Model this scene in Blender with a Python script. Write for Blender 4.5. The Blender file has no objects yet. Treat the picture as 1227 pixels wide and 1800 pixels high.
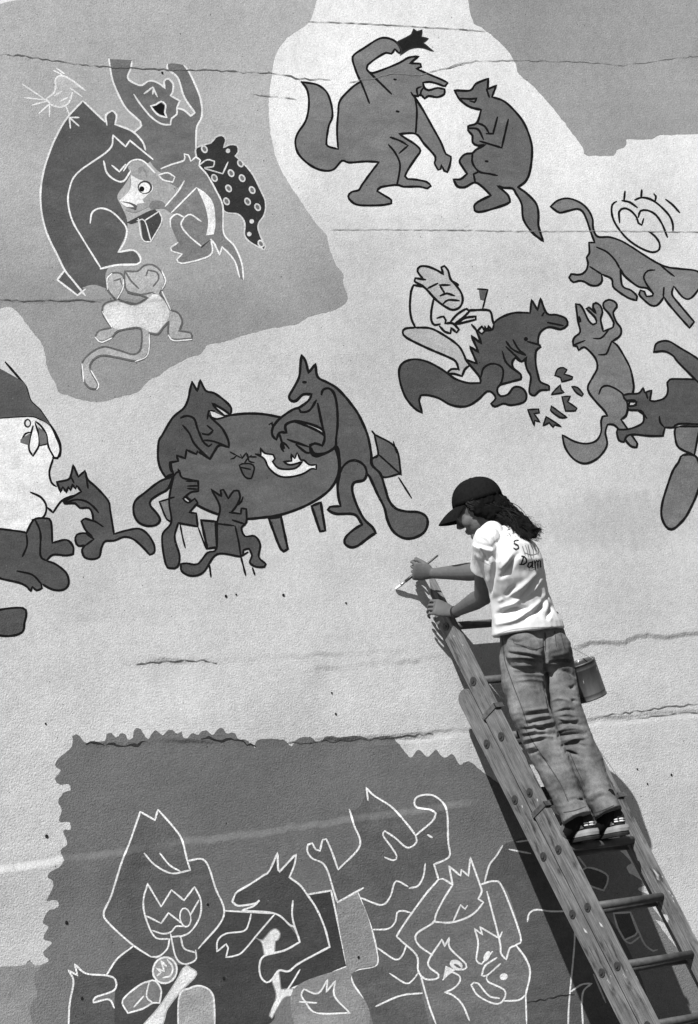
import bpy, bmesh, math, random
from mathutils import Vector, Matrix, noise
from mathutils.geometry import delaunay_2d_cdt
from mathutils.bvhtree import BVHTree
random.seed(7)
S = bpy.context.scene
COL = S.collection
R = math.radians

# ------------------------------------------------------------------ camera
PW, PH, FPX, DIST, ZC = 1227.0, 1800.0, 6800.0, 16.4, 3.47
TH, PI_, RO = R(40), R(6.2), R(8)
cd = Vector((math.sin(TH)*math.cos(PI_), math.cos(TH)*math.cos(PI_), math.sin(PI_)))
CP = Vector((0, 0, ZC)) - DIST*cd
r0 = Vector((math.cos(TH), -math.sin(TH), 0)); u0 = r0.cross(cd)
cr = math.cos(RO)*r0 - math.sin(RO)*u0
cu = math.sin(RO)*r0 + math.cos(RO)*u0
cam = bpy.data.cameras.new('camera'); camo = bpy.data.objects.new('camera', cam); COL.objects.link(camo)
camo.matrix_world = Matrix(((cr.x, cu.x, -cd.x, CP.x), (cr.y, cu.y, -cd.y, CP.y), (cr.z, cu.z, -cd.z, CP.z), (0, 0, 0, 1)))
cam.sensor_fit = 'VERTICAL'; cam.sensor_height = 36; cam.sensor_width = 36
cam.lens = FPX/PH*36; cam.clip_start = .1; cam.clip_end = 500
S.camera = camo
S.cycles.max_bounces = 4; S.cycles.diffuse_bounces = 2

# ------------------------------------------------------------------ light (black and white photograph: neutral sky and sun)
TO_SUN = Vector((-1.31, -1.0, 1.75)).normalized()
wd = bpy.data.worlds.new('World'); S.world = wd; wd.use_nodes = True
nt = wd.node_tree; nt.nodes.clear()
sky = nt.nodes.new('ShaderNodeTexSky'); sky.sky_type = 'NISHITA'; sky.sun_disc = False
sky.sun_elevation = math.asin(TO_SUN.z); sky.sun_rotation = math.atan2(TO_SUN.x, TO_SUN.y)
bw = nt.nodes.new('ShaderNodeRGBToBW'); bg = nt.nodes.new('ShaderNodeBackground'); wo = nt.nodes.new('ShaderNodeOutputWorld')
nt.links.new(sky.outputs[0], bw.inputs[0]); nt.links.new(bw.outputs[0], bg.inputs[0]); nt.links.new(bg.outputs[0], wo.inputs[0])
bg.inputs[1].default_value = .05
sl = bpy.data.lights.new('sun', 'SUN'); sl.energy = 5.0; sl.angle = R(.53); sl.color = (1, 1, 1)
so = bpy.data.objects.new('sun', sl); COL.objects.link(so); so.rotation_euler = TO_SUN.to_track_quat('Z', 'Y').to_euler()
so.location = (-6, -6, 9)
S.view_settings.view_transform = 'Standard'; S.view_settings.look = 'None'
S.view_settings.exposure = .44; S.view_settings.gamma = 1

# ------------------------------------------------------------------ pixel helpers (points of the place measured on the photograph)
def ray(px, py): return (cd + cr*((px-PW/2)/FPX) - cu*((py-PH/2)/FPX))
def P(px, py, D=0.0):                       # the point seen at (px, py) that stands D metres in front of the wall
    if D > .05:                             # the painter stands upright on the ladder, away from the wall at the shoulders
        k = [(0, .155), (1000, .155), (1100, .10), (1150, .08), (1300, .03), (1400, 0), (1900, 0)]
        for (a, la), (b, lb) in zip(k, k[1:]):
            if a <= py <= b: D += -.05+(la+(lb-la)*(py-a)/(b-a))*max(0, min(1, (D-.2)/.2)); break
    v = ray(px, py); return CP + v*((-D-CP.y)/v.y)
def proj(p):
    q = p-CP; z = q.dot(cd); return PW/2+FPX*q.dot(cr)/z, PH/2-FPX*q.dot(cu)/z

# ------------------------------------------------------------------ object helpers
MW = {}
def link(name, data, parent=None, mw=None):
    o = bpy.data.objects.new(name, data); COL.objects.link(o)
    mw = mw or Matrix.Identity(4); MW[o.name] = mw
    if parent is not None:
        o.parent = parent; o.matrix_parent_inverse = MW[parent.name].inverted()
    o.matrix_basis = mw
    return o
def thing(name, label, cat, loc, group=None):
    o = link(name, None, None, Matrix.Translation(loc)); o.empty_display_size = .1
    o['label'] = label; o['category'] = cat
    if group: o['group'] = group
    return o
def mesh_from(name, vs, fs, mat=None, smooth=False):
    m = bpy.data.meshes.new(name); m.from_pydata([tuple(v) for v in vs], [], fs); m.update()
    if mat: m.materials.append(mat)
    if smooth:
        for p in m.polygons: p.use_smooth = True
    return m
def bm_mesh(bm, name, mat, smooth=False):
    bmesh.ops.recalc_face_normals(bm, faces=bm.faces)
    m = bpy.data.meshes.new(name); bm.to_mesh(m); bm.free(); m.materials.append(mat)
    if smooth:
        for p in m.polygons: p.use_smooth = True
    return m

# ------------------------------------------------------------------ materials
def nd(t, ty, **kw):
    n = t.nodes.new(ty)
    for k, v in kw.items(): setattr(n, k, v)
    return n
def setin(n, **kw):
    for k, v in kw.items(): n.inputs[k.replace('_', ' ')].default_value = v
def math_(t, op, a, b=None, c=None, clamp=False):
    n = nd(t, 'ShaderNodeMath', operation=op, use_clamp=clamp)
    for i, v in enumerate((a, b, c)):
        if v is None: continue
        if isinstance(v, (int, float)): n.inputs[i].default_value = v
        else: t.links.new(v, n.inputs[i])
    return n.outputs[0]
def noise_(t, vec, scale, detail=3, rough=.55, out=0):
    n = nd(t, 'ShaderNodeTexNoise'); setin(n, Scale=scale, Detail=detail, Roughness=rough)
    t.links.new(vec, n.inputs['Vector']); return n.outputs[out]
def mrange(t, v, a, b, c, d, smooth=True):
    n = nd(t, 'ShaderNodeMapRange', interpolation_type='SMOOTHSTEP' if smooth else 'LINEAR')
    t.links.new(v, n.inputs['Value'])
    for k, x in zip(('From Min', 'From Max', 'To Min', 'To Max'), (a, b, c, d)): n.inputs[k].default_value = x
    return n.outputs[0]
def mapped(t, vec, sc, loc=(0, 0, 0)):
    n = nd(t, 'ShaderNodeMapping'); n.inputs['Scale'].default_value = sc; n.inputs['Location'].default_value = loc
    t.links.new(vec, n.inputs['Vector']); return n.outputs[0]

def zline(*pts):                            # wall heights along x of a line seen in the photograph -> (z0, slope)
    a, b = P(*pts[0]), P(*pts[-1]); s = (b.z-a.z)/(b.x-a.x); return a.z-s*a.x, s

def stucco_group():
    g = bpy.data.node_groups.new('wall_relief', 'ShaderNodeTree')
    g.interface.new_socket('Tone', in_out='OUTPUT', socket_type='NodeSocketFloat')
    g.interface.new_socket('Normal', in_out='OUTPUT', socket_type='NodeSocketVector')
    t = g; go = nd(t, 'NodeGroupOutput'); geo = nd(t, 'ShaderNodeNewGeometry'); pos = geo.outputs['Position']
    sx = nd(t, 'ShaderNodeSeparateXYZ'); t.links.new(pos, sx.inputs[0]); X, Z = sx.outputs[0], sx.outputs[2]
    h = None
    # fine sand float, rougher trowel drags lower down
    fine = noise_(t, pos, 120, 2, .8); drag = noise_(t, mapped(t, pos, (12, 9, 22)), 1, 4, .7); lump = noise_(t, pos, 3.2, 2, .6)
    low = mrange(t, Z, 3.4, 2.4, .12, 1.0)
    h = math_(t, 'MULTIPLY', fine, math_(t, 'MULTIPLY_ADD', low, .0026, .0017))
    h = math_(t, 'MULTIPLY_ADD', math_(t, 'MULTIPLY', drag, low), .0026, h)
    h = math_(t, 'MULTIPLY_ADD', lump, .006, h)
    # lifts of the pour: (line, step outward below the line, width, wobble, x-range in which it shows)
    wob = noise_(t, mapped(t, pos, (2.2, 0, 0)), 1, 3, .62)
    wob2 = noise_(t, mapped(t, pos, (9, 0, 3)), 1, 3, .6)
    brk = noise_(t, mapped(t, pos, (2.6, 0, .8), (5, 0, 2)), 1, 0, .5)
    lifts = [(((40, 1522), (620, 1440)), .012, .036, .06, -9, .42, .35, .6),
             (((220, 1168), (760, 1142)), -.011, .03, .09, -1.25, .15, .42, .62),
             (((500, 1182), (1190, 1118)), -.008, .03, .12, -.4, 9, .45, .6),
             (((640, 1296), (1190, 1252)), -.005, .02, .05, -.1, 9, .35, .6),
             (((640, 1308), (1190, 1262)), .003, .025, .06, -.1, 9, .3, .55),
             (((130, 1310), (700, 1296)), -.007, .022, .06, -1.62, .25, .48, .64),
             (((100, 1400), (700, 1372)), .002, .06, .10, -9, 9, .4, .6),
             (((40, 530), (330, 528)), -.002, .02, .03, -9, -.6, .4, .6)]
    for (ln, amp, wid, wb, xa, xb, b0, b1) in lifts:
        z0, s = zline(*ln)
        u = math_(t, 'SUBTRACT', math_(t, 'SUBTRACT', Z, math_(t, 'MULTIPLY_ADD', X, s, z0)), math_(t, 'MULTIPLY', math_(t, 'SUBTRACT', math_(t, 'ADD', wob, math_(t, 'MULTIPLY', wob2, .35)), .67), wb))
        st = mrange(t, u, wid*.5, -wid*.5, 0, amp)
        # a lift fades out again below its edge so that broken stretches leave no step
        fo = mrange(t, u, -wid*.5, -wid*8, 1, 0)
        m = math_(t, 'MULTIPLY', mrange(t, X, xa-.12, xa+.12, 0, 1), mrange(t, X, xb-.12, xb+.12, 1, 0))
        m = math_(t, 'MULTIPLY', m, mrange(t, brk, b0, b1, .15, 1))
        h = math_(t, 'ADD', h, math_(t, 'MULTIPLY', math_(t, 'MULTIPLY', st, fo), m))
    # pits
    p2 = nd(t, 'ShaderNodeCombineXYZ'); t.links.new(X, p2.inputs[0]); t.links.new(Z, p2.inputs[1])
    pits = None
    for sc, rad, keep in ((9, .022, .74), (22, .05, .82)):
        vo = nd(t, 'ShaderNodeTexVoronoi', voronoi_dimensions='2D'); setin(vo, Scale=sc); 
        wv = nd(t, 'ShaderNodeVectorMath', operation='ADD'); nn = nd(t, 'ShaderNodeTexNoise'); setin(nn, Scale=70.0, Detail=0.0); t.links.new(pos, nn.inputs['Vector'])
        sc_ = nd(t, 'ShaderNodeVectorMath', operation='SCALE'); sc_.inputs['Scale'].default_value = .012; t.links.new(nn.outputs['Color'], sc_.inputs[0])
        t.links.new(p2.outputs[0], wv.inputs[0]); t.links.new(sc_.outputs[0], wv.inputs[1]); t.links.new(wv.outputs[0], vo.inputs['Vector'])
        cs = nd(t, 'ShaderNodeSeparateColor'); t.links.new(vo.outputs['Color'], cs.inputs[0])
        thr = math_(t, 'MULTIPLY', cs.outputs[1], rad)
        d = math_(t, 'LESS_THAN', vo.outputs['Distance'], thr)
        d = math_(t, 'MULTIPLY', d, math_(t, 'GREATER_THAN', cs.outputs[0], keep))
        pits = d if pits is None else math_(t, 'MAXIMUM', pits, d)
    bmp = nd(t, 'ShaderNodeBump'); setin(bmp, Strength=.85, Distance=1.0); t.links.new(h, bmp.inputs['Height'])
    # tone: grains of sand, weathering, scattered dark pit spots
    gr = noise_(t, pos, 210, 2, .8); mid = noise_(t, pos, 26, 4, .65); big = noise_(t, mapped(t, pos, (1.1, 1, 1.6)), 1, 5, .6)
    tone = mrange(t, gr, .25, .75, .66, 1.34, False)
    tone = math_(t, 'MULTIPLY', tone, mrange(t, mid, .25, .75, .88, 1.11, False))
    tone = math_(t, 'MULTIPLY', tone, mrange(t, noise_(t, pos, 85, 2, .7), .25, .75, .86, 1.14, False))
    tone = math_(t, 'MULTIPLY', tone, mrange(t, big, .28, .72, .82, 1.13, False))
    tone = math_(t, 'MULTIPLY', tone, math_(t, 'MULTIPLY_ADD', pits, -.78, 1.0))
    t.links.new(tone, go.inputs[0]); t.links.new(bmp.outputs[0], go.inputs[1])
    return g
GRP = stucco_group()

def base_mat(name, rough=.85, spec=.3):
    m = bpy.data.materials.new(name); m.use_nodes = True; t = m.node_tree
    b = t.nodes['Principled BSDF']; setin(b, Roughness=rough); b.inputs['Specular IOR Level'].default_value = spec
    return m, t, b
def tone_to(t, b, val):
    c = nd(t, 'ShaderNodeCombineColor')
    for i in range(3): t.links.new(val, c.inputs[i])
    t.links.new(c.outputs[0], b.inputs['Base Color'])

PAINTS = {}
def paint(tone, var=.16, rough=.8):
    key = (round(tone, 3), var)
    if key in PAINTS: return PAINTS[key]
    m, t, b = base_mat('wall_paint_%d' % int(tone*1000), rough, .06)
    g = nd(t, 'ShaderNodeGroup'); g.node_tree = GRP
    geo = nd(t, 'ShaderNodeNewGeometry')
    br = noise_(t, mapped(t, geo.outputs['Position'], (7, 7, 18)), 1, 4, .6)
    v = math_(t, 'MULTIPLY', g.outputs[0], mrange(t, br, .25, .75, tone*(1-var), tone*(1+var), False))
    thin = noise_(t, mapped(t, geo.outputs['Position'], (38, 38, 60), (4, 2, 8)), 1, 3, .7)      # pores of the render the brush missed
    v = math_(t, 'ADD', v, mrange(t, thin, .66, .74, 0, (.42-tone)*.30))
    coat = noise_(t, mapped(t, geo.outputs['Position'], (3.5, 3, 9), (1, 6, 3)), 1, 4, .7)
    v = math_(t, 'MULTIPLY', v, mrange(t, coat, .3, .7, .86, 1.16, False))
    tone_to(t, b, v); t.links.new(g.outputs[1], b.inputs['Normal'])
    PAINTS[key] = m; return m

def wall_mat():
    m, t, b = base_mat('weathered_render', .92, .06)
    g = nd(t, 'ShaderNodeGroup'); g.node_tree = GRP
    geo = nd(t, 'ShaderNodeNewGeometry'); pos = geo.outputs['Position']
    sx = nd(t, 'ShaderNodeSeparateXYZ'); t.links.new(pos, sx.inputs[0]); X, Z = sx.outputs[0], sx.outputs[2]
    n = noise_(t, pos, 1.6, 5, .6)
    zz = math_(t, 'ADD', Z, math_(t, 'MULTIPLY_ADD', n, .9, -.45))
    base = mrange(t, zz, 4.2, 5.1, .56, .76)            # whitewash of the upper lift
    # thin grey scumble right of the painter
    c = P(1090, 915); dx = math_(t, 'DIVIDE', math_(t, 'SUBTRACT', X, c.x), .55); dz = math_(t, 'DIVIDE', math_(t, 'SUBTRACT', Z, c.z), .16)
    rr = math_(t, 'ADD', math_(t, 'MULTIPLY', dx, dx), math_(t, 'MULTIPLY', dz, dz))
    rr = math_(t, 'ADD', rr, math_(t, 'MULTIPLY_ADD', noise_(t, mapped(t, pos, (22, 1, 5)), 1, 4), 1.2, -.6))
    base = math_(t, 'MULTIPLY', base, mrange(t, rr, 1.2, .2, 1.0, .86))
    tone_to(t, b, math_(t, 'MULTIPLY', base, g.outputs[0])); t.links.new(g.outputs[1], b.inputs['Normal'])
    return m
def patch_mat(name, lo, hi, z1, z2):
    m, t, b = base_mat(name, .85, .06)
    g = nd(t, 'ShaderNodeGroup'); g.node_tree = GRP
    geo = nd(t, 'ShaderNodeNewGeometry'); pos = geo.outputs['Position']
    sx = nd(t, 'ShaderNodeSeparateXYZ'); t.links.new(pos, sx.inputs[0])
    n = noise_(t, mapped(t, pos, (2.5, 2, 5)), 1, 5, .65)
    zz = math_(t, 'ADD', sx.outputs[2], math_(t, 'MULTIPLY_ADD', n, .6, -.3))
    base = mrange(t, zz, z1, z2, lo, hi)
    tone_to(t, b, math_(t, 'MULTIPLY', base, g.outputs[0])); t.links.new(g.outputs[1], b.inputs['Normal'])
    return m

def plain(name, tone, var=.15, scale=30, rough=.7, spec=.3, bump=0.0, bscale=200, metallic=0, stretch=(1, 1, 1)):
    m, t, b = base_mat(name, rough, spec); setin(b, Metallic=metallic)
    tc = nd(t, 'ShaderNodeTexCoord'); vec = mapped(t, tc.outputs['Object'], stretch)
    n = noise_(t, vec, scale, 5, .65)
    tone_to(t, b, mrange(t, n, .25, .75, tone*(1-var), tone*(1+var), False))
    if bump:
        n2 = noise_(t, vec, bscale, 3, .6)
        bp = nd(t, 'ShaderNodeBump'); setin(bp, Strength=1.0, Distance=bump); t.links.new(n2, bp.inputs['Height']); t.links.new(bp.outputs[0], b.inputs['Normal'])
    return m

# ------------------------------------------------------------------ ground and wall
gm = plain('asphalt_ground', .07, .25, 1.5, .95, .1, .01, 30)
gr = link('ground', mesh_from('ground', [(-150, -150, 0), (150, -150, 0), (150, 150, 0), (-150, 150, 0)], [(0, 1, 2, 3)], gm)); gr['kind'] = 'structure'

def box_bm(bm, lo, hi, M=None, bev=0):
    r = bmesh.ops.create_cube(bm, size=1); vs = r['verts']
    c = (Vector(lo)+Vector(hi))/2; s = Vector(hi)-Vector(lo)
    for v in vs: v.co = Vector((v.co.x*s.x, v.co.y*s.y, v.co.z*s.z))+c
    if bev:
        es = list({e for v in vs for e in v.link_edges})
        rr = bmesh.ops.bevel(bm, geom=es, offset=bev, segments=2, affect='EDGES', profile=.6)
        vs = list({v for f in rr['faces'] for v in f.verts} | {v for v in vs if v.is_valid})
    if M:
        for v in vs: v.co = M @ v.co
    return vs
bm = bmesh.new(); box_bm(bm, (-13, 0, -.4), (15, .35, 6.6), None, .02)
wall = link('painted_wall', bm_mesh(bm, 'painted_wall', wall_mat()))
wall['label'] = 'tall pale rendered concrete wall covered with painted cartoon animals'; wall['category'] = 'wall'; wall['kind'] = 'thing'

# ------------------------------------------------------------------ mural: outlines traced on the photograph, laid on the wall as coats of paint
FR = {'A': (30, 80, 450/1227), 'B': (20, 400, 460/1227), 'C': (440, 20, 380/1227), 'D': (760, 20, 467/1227), 'E': (920, 320, 290/1227),
      'F': (680, 450, 330/1227), 'G': (960, 500, .25), 'H': (220, 610, 300/1227), 'I': (440, 610, 330/1227), 'J': (20, 650, 280/1072),
      'K': (30, 1260, 450/1227), 'L': (380, 1360, 300/1227), 'M': (580, 1360, 380/1227), 'N': (800, 1400, 427/1227), 'O': (0, 0, 1.0),
      'Q': (660, 820, 340/1227), 'T': (800, 1050, 400/1227), 'U': (850, 1080, 240/1227), 'V': (750, 830, 220/1227)}
def pts(s, fr='O'):
    out = []
    for tk in s.split():
        if tk.isalpha(): fr = tk; continue
        x, y = tk.split(','); a, b, k = FR[fr]; out.append((a+k*float(x), b+k*float(y)))
    return out
def multi(s):
    out = []; fr = 'O'
    for part in s.split('/'):
        tk = [x for x in part.split() if x.isalpha()]
        if part.strip(): out.append(pts(part, fr))
        if tk: fr = tk[-1]
    return out
def smooth(p, closed=False, sub=5, corner=74):
    n = len(p)
    if n == 2: return [(p[0][0]+(p[1][0]-p[0][0])*i/6, p[0][1]+(p[1][1]-p[0][1])*i/6) for i in range(7)]
    if n < 3: return list(p)
    def ang(i):
        a, b, c = p[i-1], p[i], p[(i+1) % n]
        d1 = math.atan2(b[1]-a[1], b[0]-a[0]); d2 = math.atan2(c[1]-b[1], c[0]-b[0])
        return abs((math.degrees(d2-d1)+180) % 360-180)
    isc = [(not closed and i in (0, n-1)) or ang(i) > corner for i in range(n)]
    out = []
    for i in range(n if closed else n-1):
        j = (i+1) % n; p1, p2 = p[i], p[j]
        p0 = p[i-1] if not isc[i] else (2*p1[0]-p2[0], 2*p1[1]-p2[1])
        p3 = p[(j+1) % n] if not isc[j] else (2*p2[0]-p1[0], 2*p2[1]-p1[1])
        L = math.dist(p1, p2); k = max(1, min(8, int(L/4)))
        for q in range(k):
            t = q/k
            out.append(tuple(.5*((2*p1[a])+(-p0[a]+p2[a])*t+(2*p0[a]-5*p1[a]+4*p2[a]-p3[a])*t*t+(-p0[a]+3*p1[a]-3*p2[a]+p3[a])*t**3) for a in (0, 1)))
    if not closed: out.append(p[-1])
    return out
LAYER = [0]
def next_y():
    LAYER[0] += 1; return -.0004-.000012*LAYER[0]
def cdt_mesh(name, vs, faces, mat, y, strokes=False):
    v2 = [Vector(v) for v in vs]
    if strokes:                              # brush strokes: counter-clockwise triangles, so that crossings merge and loops stay open
        tri = []
        for a, b, c, d in faces:
            for t in ((a, b, c), (a, c, d)):
                ar = (v2[t[1]]-v2[t[0]]).cross(v2[t[2]]-v2[t[0]])
                if abs(ar) > 1e-3: tri.append(t if ar > 0 else t[::-1])
        faces = tri
    r = delaunay_2d_cdt(v2, [], faces, 1, 1e-5)
    co = []
    for v in r[0]:
        q = P(v.x, v.y); co.append((q.x, y, q.z))
    fs = []
    for f, orig in zip(r[2], r[5]):
        if strokes and not orig: continue
        a, b, c = (Vector(co[i]) for i in f[:3]); nrm = (b-a).cross(c-a)
        fs.append(tuple(f) if nrm.y < 0 else tuple(reversed(f)))
    return mesh_from(name, co, fs, mat)
def ribbon(p, w, vs, fs, rag=.16):
    n = len(p)
    if n < 2: return
    base = len(vs); sd = random.random()*100
    acc = 0
    for i in range(n):
        a = p[max(i-1, 0)]; b = p[min(i+1, n-1)]
        if i: acc += math.dist(p[i], p[i-1])
        dx, dy = b[0]-a[0], b[1]-a[1]; L = math.hypot(dx, dy) or 1
        k = w*.5*max(.12, 1+rag*1.6*noise.noise((acc*.09+sd, sd, 0))+rag*.6*noise.noise((acc*.4+sd, sd, 5)))
        if i in (0, n-1): k *= .55
        ex = 0 if 0 < i < n-1 else (-.4*w if i == 0 else .4*w)
        cx, cy = p[i][0]+dx/L*ex, p[i][1]+dy/L*ex
        vs.append((cx-dy/L*k, cy+dx/L*k)); vs.append((cx+dy/L*k, cy-dx/L*k))
    for i in range(n-1):
        j = base+2*i; fs.append((j, j+2, j+3, j+1))
def ell(cx, cy, rx, ry, rot=0, n=14):
    c, s = math.cos(R(rot)), math.sin(R(rot))
    return [(cx+rx*math.cos(a)*c-ry*math.sin(a)*s, cy+rx*math.cos(a)*s+ry*math.sin(a)*c) for a in (2*math.pi*i/n for i in range(n))]
def fill(name, polys, tone, parent=wall, label=None, mat=None, sm=True, var=.16):
    vs, fs = [], []
    for p in polys:
        q = smooth(p, True, corner=(74 if sm else 112))
        if name == 'painted_patch': q = [(x+1.5*noise.noise((x*.16, y*.16, 1))+.9*noise.noise((x*.5, y*.5, 4)), y+1.5*noise.noise((x*.16, y*.16, 9))+.9*noise.noise((x*.5, y*.5, 7))) for x, y in q]
        b = len(vs); vs += q; fs.append(tuple(range(b, b+len(q))))
    o = link(name, cdt_mesh(name, vs, fs, mat or paint(tone, var), next_y()), parent)
    if label: o['label'] = label
    return o
def lines(name, paths, w, tone, parent, label=None, closed=False, rag=.16, var=.1):
    vs, fs = [], []
    for p in paths:
        q = smooth(p, closed)
        if closed: q = q+[q[0]]
        ribbon(q, w, vs, fs, rag)
    o = link(name, cdt_mesh(name, vs, fs, paint(tone, var), next_y(), True), parent)
    if label: o['label'] = label
    return o
BLK, WHT = .010, .80
def figure(name, label, body, tone, inner='', w=4.4, line=BLK, extra=None, rest='limb', outline=None):
    """a painted animal: the coat of its body, and on it the brushed outline and inner lines, stroke by stroke"""
    polys = multi(body)
    o = fill(name, polys[:1], tone, wall, label)
    for p in polys[1:]: fill(rest, [p], tone, o)
    for p in (polys if outline is None else multi(outline)): lines('outline', [p], w, line, o, closed=outline is None)
    for p in multi(inner): lines('inner_line', [p], w*.92, line, o)
    for (nm, poly, tn) in (extra or []):
        for q in (multi(poly) if isinstance(poly, str) else poly): fill(nm, [q], tn, o)
    return o

# coats of background colour
fill('painted_patch', [pts('-60,20 120,-10 560,-10 543,38 505,66 484,98 478,130 473,165 473,205 478,250 490,290 505,318 523,345 545,378 560,398 574,415 580,440 590,465 602,480 604,500 610,528 586,545 545,556 520,570 470,578 420,592 390,602 366,606 352,622 330,630 300,645 280,660 262,668 240,690 215,696 180,706 140,702 118,694 104,690 96,672 84,650 76,610 58,584 44,566 20,540 -60,500')], .3, wall,
     'pale grey background patch with ragged brushed edge behind the upper left animals', mat=patch_mat('grey_patch_paint', .29, .43, 4.25, 4.9))
fill('painted_patch', [pts('D 185,40 235,80 330,160 385,240 400,290 470,350 560,450 630,540 700,640 710,665 835,665 850,640 890,625 895,590 1010,590 1050,572 1132,570 1300,560 1300,-120 150,-120')], .34, wall,
     'pale grey brushed patch in the upper right corner of the wall', mat=patch_mat('upper_patch_paint', .27, .32, 4.5, 5.2))
fill('painted_patch', [pts('K -300,1200 0,1195 60,1165 82,1190 105,1190 170,1170 250,1180 300,1300 300,1700 -300,1700')], .27, wall, 'mid grey thinly brushed patch in the bottom left corner')
top = pts('K 265,90 282,84 300,92 320,120 345,125 380,118 420,114 430,84 452,78 475,100 495,80 520,84 530,108 553,102 560,62 582,54 602,75 625,106 648,78 665,62 698,88 718,66 742,62 770,82 790,68 800,102 818,104 835,78 868,84 886,68 910,66 938,88 958,62 985,54 1002,82 1028,74 1052,86 1062,108 1100,112 1140,150 1150,112 1220,104 O 500,1302 512,1312 524,1298 545,1296 560,1306 575,1294 600,1296 625,1293 650,1298 672,1294 690,1296 712,1322 722,1332 735,1318 752,1330 766,1318 780,1332 796,1326 808,1344 824,1338 842,1352 870,1372 905,1395 950,1418 1000,1440 1050,1462 1088,1488 N 835,275 890,335 866,350 880,385 960,440 925,470 980,500 1000,560 1060,640 1010,620 1060,690 1130,775 1200,830 1300,900 O 1300,2100 60,2100 K 40,1620 75,1500 60,1400 95,1330 80,1260 110,1200 150,1170 125,1130 165,1082 125,1062 150,1005 124,990 148,932 195,915 190,880 140,882 175,800 145,760 222,700 210,640 240,610 220,545 256,540 250,505 204,500 214,440 195,408 225,360 256,355 248,320 210,326 180,300 210,256 186,240 190,208 262,142')
fill('painted_patch', [top], .17, wall, 'dark grey background patch with leafy scalloped edge along the wall bottom', mat=patch_mat('lower_patch_paint', .19, .15, 1.5, 2.3), sm=False)

LAYER[0] = 6
# --- upper left group, drawn with pale chalky lines
figure('painted_bear', 'mid grey painted bear with both arms raised and mouth wide open',
 'A 445,65 550,70 545,110 530,155 570,185 600,190 625,172 655,170 690,188 708,205 705,170 725,160 748,185 745,225 735,240 780,265 765,300 800,310 832,338 852,322 800,245 770,155 722,115 720,90 740,85 800,95 820,120 850,180 880,260 885,340 860,400 858,530 760,610 690,610 640,560 600,470 560,415 595,385 590,365 530,310 500,265 462,180 448,120', .165,
 'A 560,235 590,280 640,340 690,375 735,380 740,350 765,330 765,300 / A 610,230 650,200 672,245 / A 650,232 655,205 / A 640,290 665,283 690,268 712,285 708,320 718,345 680,335 655,312 640,290', 3.2, WHT,
 extra=[('mouth', 'A 648,292 668,287 690,275 706,288 702,320 710,338 682,328 658,308', .012)],
 outline='A 440,65 448,120 462,180 500,265 530,310 590,365 595,385 560,415 / A 550,78 545,110 530,155 570,185 600,190 625,172 655,170 690,188 708,205 705,170 725,160 748,185 745,225 735,240 780,265 765,300 800,310 832,338 852,322 800,245 770,155 722,115 720,90 / A 800,95 820,120 850,180 880,260 885,340 860,400 858,530')
figure('painted_bear', 'large dark grey hunched painted bear seen side on, small bird on its snout',
 'A 315,265 420,365 430,325 455,312 476,332 470,378 550,410 600,460 615,500 650,545 620,565 560,550 530,585 545,610 520,660 480,720 500,770 525,830 525,890 485,985 560,980 592,1022 575,1048 480,1052 440,1062 B 440,230 452,288 385,268 330,282 345,290 310,318 215,245 250,200 A 195,1010 155,930 130,860 115,780 113,690 130,590 160,500 195,420 245,340', .105,
 'A 460,430 440,500 290,610 250,690 245,760 265,840 310,920 400,1065 / A 460,430 520,485 540,455 650,545 / A 415,555 430,610 470,645 510,650 545,600 / A 350,850 360,800 400,780 450,795 495,835 525,880 515,940 485,990 / A 455,575 490,605 520,570', 3.2, WHT,
 outline='A 420,365 315,265 245,340 195,420 160,500 130,590 113,690 115,780 130,860 155,930 195,1010 B 250,200 290,250 345,318 / A 470,378 550,410 600,460 615,500 / A 485,990 560,982 592,1022 575,1048 480,1052 400,1070 / B 250,200 215,245 310,318 345,290 / A 430,380 425,335 455,312 476,332 470,378')
figure('painted_bird', 'small white outlined painted bird perched on the hunched bear',
 'A 140,255 180,220 185,165 215,147 262,165 300,200 262,210 265,240 250,272 215,292 165,283', .52,
 'A 25,185 135,260 / A 35,250 145,262 / A 75,285 150,265 / A 105,325 155,280 / A 155,285 155,340 / A 235,295 250,330 / A 250,345 255,395 / A 250,345 295,385 / A 250,345 295,345 / A 180,240 210,222 / A 205,268 240,250 / A 175,120 215,140 / A 190,110 225,135 / A 255,205 310,245', 3.0, WHT,
 outline='A 140,255 180,220 185,160 215,145 260,165 325,215 / A 140,255 165,285 215,295 250,270 265,225')
figure('painted_spotted_animal', 'nearly black painted animal covered with pale oval spots',
 'A 860,490 930,465 950,440 980,430 1000,450 990,490 1020,475 1055,480 1060,510 1045,530 1080,560 1130,620 1170,700 1190,750 1185,810 1155,860 1165,910 1190,965 1185,980 1120,945 1090,910 1090,850 1060,810 1000,800 970,760 930,690 890,620 870,575 858,530', .035,
 'A 870,575 910,548 945,555 940,580 900,585 / A 900,590 985,615 1010,560', 2.8, .6,
 extra=[('spot', [ell(30+.36675*x, 80+.36675*y, 5.6, 7.4, -30) for x, y in ((897, 497), (1070, 565), (1025, 612), (1078, 636), (945, 635), (1013, 685), (1126, 693), (1003, 747), (1104, 748), (1152, 775), (1168, 950))]+[ell(30+.36675*x, 80+.36675*y, 4, 4) for x, y in ((1124, 843), (1112, 904), (1010, 505))], .62),
        ('spot_centre', [ell(30+.36675*x, 80+.36675*y, 3, 4.6, -30) for x, y in ((897, 497), (1070, 565), (1025, 612), (1078, 636), (945, 635), (1013, 685), (1126, 693), (1003, 747), (1104, 748), (1152, 775), (1168, 950))], .16)])
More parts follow.
